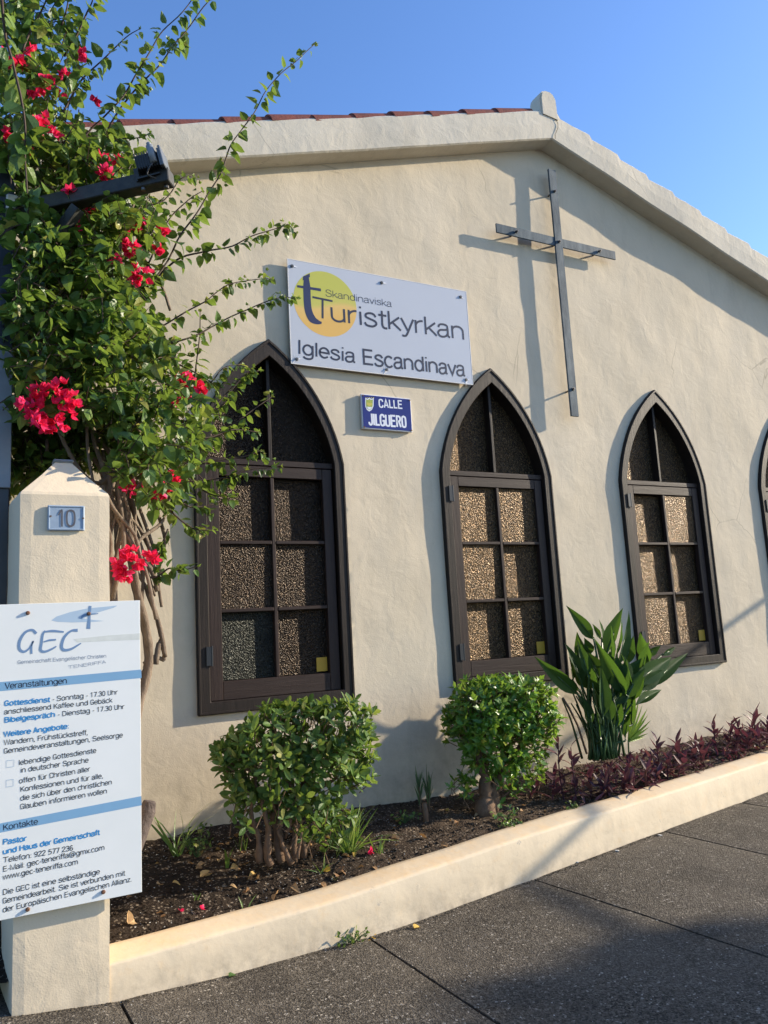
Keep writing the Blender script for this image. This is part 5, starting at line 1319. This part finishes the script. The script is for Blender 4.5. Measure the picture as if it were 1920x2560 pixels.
# ------------------------------------------------------------------ purple plants
random.seed(31)
lt = [leaf_template('lance', 0.45, 0.25), leaf_template('lance', 0.3, 0.5), leaf_template('lance', 0.5, -0.1)]
lt_me = []
for v, f in lt:
    me = mesh('leaf', v, f, True); me.materials.append(M['purple']); lt_me.append(me)
def purple(u, v, Y, h, nl, label, lean=(0, 0)):
    base = at(u, v, Y); base.z = soilz(base.x, base.y)
    t = thing('purple_leaved_plant', label, 'plant', tuple(base), 'purple leaved plants in the bed')
    h *= 1.12; nl += 2; top = Vector((lean[0]+R(-0.05, 0.05), lean[1]+R(-0.04, 0.02), h))
    P = catmull([Vector((0, 0, -0.02)), top*0.5+Vector((R(-0.02, 0.02), 0, 0.0)), top], 4)
    b = MB(); b.tube(P, [lerp(0.006, 0.003, i/len(P)) for i in range(len(P))], 6); b.build('stem', M['purple'], t)
    for k_ in range(nl):
        tt = (k_+1)/nl; p = P[min(int(tt*(len(P)-1)), len(P)-1)]; a = k_*2.4+R(-0.3, 0.3)
        dirv = Vector((math.cos(a), math.sin(a), R(0.3, 0.9)+2.2*max(0, tt-0.5))).normalized()
        o = bpy.data.objects.new('leaf', random.choice(lt_me)); COL.objects.link(o); o.parent = t
        o.matrix_basis = leaf_matrix(p, dirv, Vector((0, 0, 1))+rvec()*0.3, R(0.085, 0.14)*(1 if tt < 0.85 else 0.85), R(1.0, 1.5))
spots = [(655, 770, -0.62, 0.34, 11, 'dark purple plant at the left foot of the paddle leaved plant'), (720, 830, -0.66, 0.30, 12, 'purple plant with upright leaves against the paddle plant stalks'),
         (600, 830, -0.58, 0.14, 7, 'small purple plant leaning towards the bright clipped shrub'), (790, 880, -0.70, 0.13, 9, None), (880, 880, -0.74, 0.15, 9, None), (950, 900, -0.76, 0.13, 9, None),
         (960, 830, -0.62, 0.17, 9, None), (1040, 840, -0.60, 0.15, 9, None), (1060, 890, -0.72, 0.12, 8, None), (1130, 830, -0.58, 0.24, 10, 'tallest purple plant right of the paddle leaved plant'),
         (1170, 860, -0.64, 0.15, 9, None), (1240, 830, -0.56, 0.20, 9, 'purple plant standing alone in front of the thin leaf shadow'), (1220, 870, -0.66, 0.12, 8, None), (1300, 840, -0.56, 0.13, 8, None),
         (1340, 830, -0.52, 0.14, 8, None), (1360, 850, -0.56, 0.12, 8, None), (1410, 745, -0.40, 0.24, 9, 'tall purple plant at the left end of the far clump'), (1450, 740, -0.36, 0.20, 9, None),
         (1480, 750, -0.40, 0.14, 8, None), (1530, 745, -0.36, 0.18, 8, None), (1570, 740, -0.36, 0.2, 9, None), (1610, 735, -0.34, 0.24, 9, 'tall purple plant at the right end of the far clump'), (1650, 735, -0.34, 0.18, 9, None), (1560, 765, -0.44, 0.12, 8, None), (1620, 765, -0.44, 0.12, 8, None),
         (1000, 940, -0.80, 0.07, 7, 'low purple plant spilling over the kerb'), (1110, 915, -0.74, 0.08, 7, None), (840, 940, -0.76, 0.09, 8, None), (500, 915, -0.45, 0.07, 6, 'tiny purple sprout alone on the soil')]
for (x, y, Y, h, nl, lb) in spots:
    far_ = x > 1400
    purple(*z7(x, y), Y, h, nl, lb or ('purple leaved plant in the middle of the far clump under the wall' if far_ else 'purple leaved plant crowded between the paddle leaved plant and the kerb' if x < 1100 else 'purple leaved plant in the sparse middle row along the kerb'), (R(-0.04, 0.04), R(-0.06, 0.0)))
# low leaf mass filling between them
items = []
for _ in range(1500):
    x = R(1.72, 4.6); y = R(max(ky(x)+KW-0.01, -0.9), -0.18)
    if noise.noise(Vector((x*4.5, y*4.5, 7))) < 0.10: continue
    if x < 2.2 and y > -0.35: continue
    items.append(leaf_matrix(Vector((x, y, soilz(x, y)+R(0.0, 0.10))), (rvec()+Vector((0, 0, 0.45))).normalized(), Vector((0, 0, 1))+rvec()*0.4, R(0.045, 0.085), 1.1))
mass = obj('purple_ground_cover', None)
bpy.data.objects.remove(mass)
V_, F_ = [], []
for m_ in items:
    v, f = random.choice(lt); n = len(V_); V_ += [tuple(m_@Vector(p)) for p in v]; F_ += [tuple(i+n for i in q) for q in f]
obj('purple_ground_cover', mesh('purple_ground_cover', V_, F_), M['purple'], None, 'stuff')

# ------------------------------------------------------------------ small plants
def z6(x, y): return (360+x/2.074, 1700+y/2.074)
bl_t = [leaf_template('blade', 0.5, 0.35), leaf_template('blade', 0.3, 0.8), leaf_template('blade', 0.4, 0.1)]
def tuft(name, label, cat, base, n, hmin, hmax, mat, spread=0.5, wd=1.0, tmpl=None, group=None, part='blade'):
    t = thing(name, label, cat, tuple(base), group); tm = tmpl or bl_t
    for _ in range(n):
        d = Vector((R(-spread, spread), R(-spread, spread)*0.7, 1)).normalized(); m_ = leaf_matrix(Vector((R(-0.02, 0.02), R(-0.02, 0.02), -0.01)), d, rvec(), R(hmin, hmax), wd)
        v, f = random.choice(tm); obj(part, mesh(part, [tuple(m_@Vector(p)) for p in v], f), M[mat], t)
    return t
def onsoil(x, y, Y):
    p = at(*z6(x, y), Y); p.z = soilz(p.x, p.y); return p
random.seed(77)
tuft('grass_tuft', 'pale long bladed grass tuft by the wall left of the shrub', 'grass', onsoil(175, 890, -0.30), 15, 0.14, 0.34, 'weed', 0.8, 1.1)
tuft('grass_tuft', 'single thin grass blade left of the twisted shrub trunks', 'grass', onsoil(430, 905, -0.6), 3, 0.10, 0.17, 'weed', 0.15, 2.2)
tuft('grass_tuft', 'short grass tuft behind the twisted shrub trunks', 'grass', onsoil(505, 870, -0.4), 9, 0.06, 0.14, 'weed', 0.35, 1.4)
tuft('grass_tuft', 'bushy bright grass tuft right of the twisted shrub trunks', 'grass', onsoil(1060, 900, -0.72), 60, 0.10, 0.30, 'weed', 0.95, 0.8)
tuft('grass_tuft', 'grass blades arching over the kerb right of the dark shrub', 'grass', onsoil(1225, 895, -0.80), 10, 0.06, 0.15, 'weed', 0.9, 1.5)
tuft('grass_tuft', 'broad bladed grass at the foot of the dark shrub', 'grass', onsoil(920, 930, -0.86), 9, 0.06, 0.13, 'weed', 0.9, 1.3)
tuft('grass_tuft', 'tiny green sprout on the dark soil near the kerb', 'grass', onsoil(265, 1080, -0.85), 5, 0.03, 0.05, 'weed', 0.6, 2.6)
tuft('grass_tuft', 'tiny upright sprout right beside the kerb top', 'grass', onsoil(520, 1180, -1.02), 5, 0.03, 0.07, 'weed', 0.4, 2.0)
tuft('grass_tuft', 'tiny sprout between dry leaves and the kerb', 'grass', onsoil(970, 1020, -0.95), 4, 0.02, 0.04, 'weed', 0.5, 2.2)
for i, (x, y) in enumerate(((1432, 655), (1478, 640))):
    b0 = onsoil(x, y, -0.34)
    t = thing('spiky_seedling', ('taller spiky seedling left of its twin by the wall', 'shorter spiky seedling right of its twin by the wall')[i], 'plant', tuple(b0), 'spiky seedlings by the wall')
    h_ = (0.17, 0.15)[i]
    b = MB(); b.tube([(0, 0, -0.03), (0, 0, h_)], [0.007, 0.005], 6); b.build('stem', M['bark2'], t)
    for _ in range(26):
        zz_ = R(0.04, h_); d = Vector((R(-0.35, 0.35), R(-0.3, 0.3), 1)).normalized(); m_ = leaf_matrix(Vector((0, 0, zz_)), d, rvec(), R(0.09, 0.17), 1.5)
        v, f = bl_t[2]; obj('leaf', mesh('leaf', [tuple(m_@Vector(p)) for p in v], f), M['yucca'], t)
stk = onsoil(1462, 745, -0.5)
b = MB(); b.tube([(0, 0, -0.03), (0.002, 0, 0.05), (-0.004, 0.0, 0.115)], [0.018, 0.017, 0.015], 8)
o = b.build('stump', M['bark2'], None, smooth=True); o.location = stk; tag(o, 'short brown stump in the soil before the spiky seedlings', 'stump')

ovs = [leaf_template('ovate', 0.2, 0.2), leaf_template('toothed', 0.2, 0.2)]
def weed(name, label, base, n, rad, h, size, mat='weed'):
    t = thing(name, label, 'weed', tuple(base)); tw = MB()
    for _ in range(n):
        a = R(0, 2*PI); rr = rad*math.sqrt(random.random()); p = Vector((math.cos(a)*rr, math.sin(a)*rr*0.6, R(0.25, 1)*h))
        if _ % 2 == 0: tw.tube([(0, 0, 0), p*0.6+Vector((0, 0, 0.01)), p], 0.0013, 4, False)
        m_ = leaf_matrix(p, (rvec()+Vector((0, 0, 0.2))).normalized(), Vector((0, -0.3, 1))+rvec()*0.4, size*R(0.6, 1.2), 1.2)
        v, f = random.choice(ovs); obj('leaf', mesh('leaf', [tuple(m_@Vector(p_)) for p_ in v], f), M[mat], t)
    tw.build('stem', M['stalk'], t)
weed('leafy_weed', 'small many leaved weed beside the pale grass tuft', onsoil(275, 870, -0.40), 60, 0.09, 0.17, 0.028, 'shrubA')
pw = at(*z7(400, 1050), -0.78); pw.z = soilz(pw.x, pw.y)
weed('leafy_weed', 'leggy weed with round leaves below the forked trunk', pw, 26, 0.10, 0.09, 0.034, 'weed')
pw = at(*z7(420, 1110), -0.88); pw.z = soilz(pw.x, pw.y)
weed('leafy_weed', 'low pale green weed patch touching the kerb', pw, 46, 0.09, 0.03, 0.024, 'weed')
pw = at(*z7(712, 1015), -0.85); pw.z = soilz(pw.x, pw.y)
weed('leafy_weed', 'feathery little weed by the kerb near the purple plants', pw, 24, 0.05, 0.06, 0.022, 'shrubA')
pw = onsoil(1350, 700, -0.45)
weed('leafy_weed', 'dark low weed in the shade left of the brown stump', pw, 46, 0.10, 0.06, 0.022, 'shrubA')
pw = at(884, 2368, -1.21); pw.z = gz(pw.x, pw.y)
weed('leafy_weed', 'dusty weed growing from the pavement at the kerb foot', pw, 60, 0.085, 0.05, 0.022, 'shrubA')
b = MB()
for dx, dz_ in ((0.09, 0.02), (0.105, 0.03), (0.07, 0.012), (0.10, 0.012)): b.add([(dx+0.006*math.cos(a), -0.03+0.006*math.sin(a), dz_) for a in [k*PI/3 for k in range(6)]], [(0, 1, 2, 3, 4, 5)])
wd_ = [o for o in bpy.data.objects if o.get('label', '').startswith('dusty weed')][0]
b.build('yellow_flower', M['yellowcard'], wd_)

# dry leaves on the soil, each a thing of its own
dl_me = []
for fo, dr in ((0.5, 0.5), (0.8, -0.3), (0.3, 0.9), (0.9, 0.3)):
    v, f = leaf_template('ovate', fo, dr, 0.1); me = mesh('fallen_leaf', v, f); me.materials.append(M['dryleaf']); dl_me.append(me)
random.seed(8)
def fallen(x, y, s_, z=None):
    o = bpy.data.objects.new('fallen_leaf', random.choice(dl_me)); COL.objects.link(o)
    o.matrix_basis = leaf_matrix(Vector((x, y, (soilz(x, y) if z is None else z)+0.014)), Vector((R(-1, 1), R(-1, 1), R(-0.1, 0.35))), Vector((R(-0.6, 0.6), R(-0.6, 0.6), 1)), s_, R(0.9, 1.3))
    tag(o, 'dry brown leaf lying on the dark soil by the kerb', 'fallen leaf', 'dry leaves fallen on the soil')
for _ in range(95):
    x = random.gauss(-0.25, 0.5); x = max(-1.1, min(0.9, x)); y = R(ky(x)+KW+0.02, -0.25)
    fallen(x, y, R(0.025, 0.06))
for _ in range(30):
    x = R(0.8, 2.2); fallen(x, R(ky(x)+KW+0.02, -0.12), R(0.018, 0.035))
for _ in range(40):
    x = R(2.0, 4.2); fallen(x, R(ky(x)+KW+0.02, -0.3), R(0.02, 0.05))
for (u, v) in ((1047, 2316), (1440, 2155)):
    pass
def single_leaf(label, p, s_, mat, cat='fallen leaf'):
    v, f = leaf_template('ovate', 0.5, 0.3); me = mesh('fallen_leaf', v, f); o = obj('fallen_leaf', me, M[mat]); o.matrix_basis = leaf_matrix(p, Vector((1, 0.3, 0.1)), Vector((0.1, -0.2, 1)), s_, 1.1)
    tag(o, label, cat)
p = at(1035, 2318, -1.22); p.z = gz(p.x, p.y)+0.006; single_leaf('curled brown leaf lying on the pavement by the kerb', p, 0.05, 'dryleaf')
p = at(572, 2447, -1.25); p.z = gz(p.x, p.y)+0.006; single_leaf('small green leaf lying alone on the pavement', p, 0.04, 'boug')
def petals(label, p, s_=0.022):
    V2, F2 = [], []
    for j in range(4):
        m_ = leaf_matrix(Vector((0, 0, 0)), (rvec()+Vector((0, 0, 0.6))).normalized(), rvec(), s_, 1.3); v, f = br_t[0]; n = len(V2); V2 += [tuple(m_@Vector(q)) for q in v]; F2 += [tuple(i+n for i in q) for q in f]
    o = obj('fallen_petal', mesh('fallen_petal', V2, F2), M['bract']); o.location = p; tag(o, label, 'petal', 'fallen red petals')
petals('fallen pink petal on dark soil near the notice board', onsoil(300, 1180, -0.98)+Vector((0, 0, 0.012)))
petals('fallen pink petal right of the twisted trunks by the kerb', onsoil(1182, 925, -0.80)+Vector((0, 0, 0.016)), 0.03)
petals('fallen pink petal beside a dry leaf left on the soil', onsoil(190, 1145, -0.96)+Vector((0, 0, 0.012)), 0.018)
# chips on the pavement
for (u, v, s_, lb) in ((1543, 2128, 0.012, 'white paint chip on the pavement by the kerb'), (1650, 2089, 0.014, 'flat pale chip on the middle paving slab'), (1443, 2156, 0.010, 'small pale stone at the foot of the kerb')):
    p = at(u, v, -1.1)
    d = ray(u, v); z_ = 0.1
    for _ in range(8):
        p = CP+d*((z_-CP.z)/d.z); z_ = gz(p.x, p.y)
    b = MB(); b.box((-s_, -s_*0.7, 0.0), (s_, s_*0.7, 0.006)); o = b.build('pebble', M['white'], None, bevel=0.002); o.location = p; o.rotation_euler = (0, 0, R(0, 3)); tag(o, lb, 'pebble')
# cut limb leaning by the notice board
p = at(372, 2030, -0.95)
b = MB(); P = [(-0.10, 0, -0.20), (-0.05, 0, -0.09), (-0.006, 0, 0.01), (0.006, 0, 0.05)]
b.tube(P, [0.050, 0.046, 0.040, 0.030], 12); o = b.build('cut_log', M['log'], None, bevel=0.004); o.location = p
tag(o, 'weathered grey log end sticking out beside the notice board', 'log')

# ------------------------------------------------------------------ things out of the frame that throw the shadows seen in it
def shade_tree(bx, by, cz, rad, label, n=8500):
    t = thing('street_tree', label, 'tree', (bx, by, -0.1))
    b = MB(); b.tube([(0, 0, 0), (0.05, 0, cz*0.5), (0, 0.05, cz)], [0.16, 0.12, 0.07], 10); b.build('trunk', M['bark'], t, smooth=True)
    its = []
    for _ in range(n):
        d = rvec(); r_ = rad*(0.35+0.65*random.random()**0.4)*(1+0.25*noise.noise(d*2.2+Vector((bx, 0, 0))))
        p = Vector((bx+d.x*r_*1.05, by+d.y*r_, -0.1+cz+d.z*r_*0.75)); its.append(leaf_matrix(p, rvec(), rvec(), R(0.14, 0.26)))
    foliage(t, its, ov[:2], 'treeleaf', 0, 'leaf', 'crown')
random.seed(3)
shade_tree(17.9, -8.25, 6.5, 1.95, 'leafy street tree standing on the far side of the road')
lp = thing('shadow_rail', 'unseen metal rail on two posts added to cast a shadow streak on kerb and wall', 'frame', (9.75, -0.28, 0))  # unseen rail on posts, added to throw the streak across kerb and wall
b = MB(); b.tube([(0, 0, 0.1), (0, 0, 3.57)], 0.035, 10); b.build('post', M['darkmetal'], lp)
b = MB(); b.tube([(0, 0, 3.57), (0, -4.3, 3.57)], 0.03, 8); b.build('rail', M['darkmetal'], lp)
b = MB(); b.tube([(0, -4.3, 0.0), (0, -4.3, 3.57)], 0.04, 8); b.build('post', M['darkmetal'], lp)
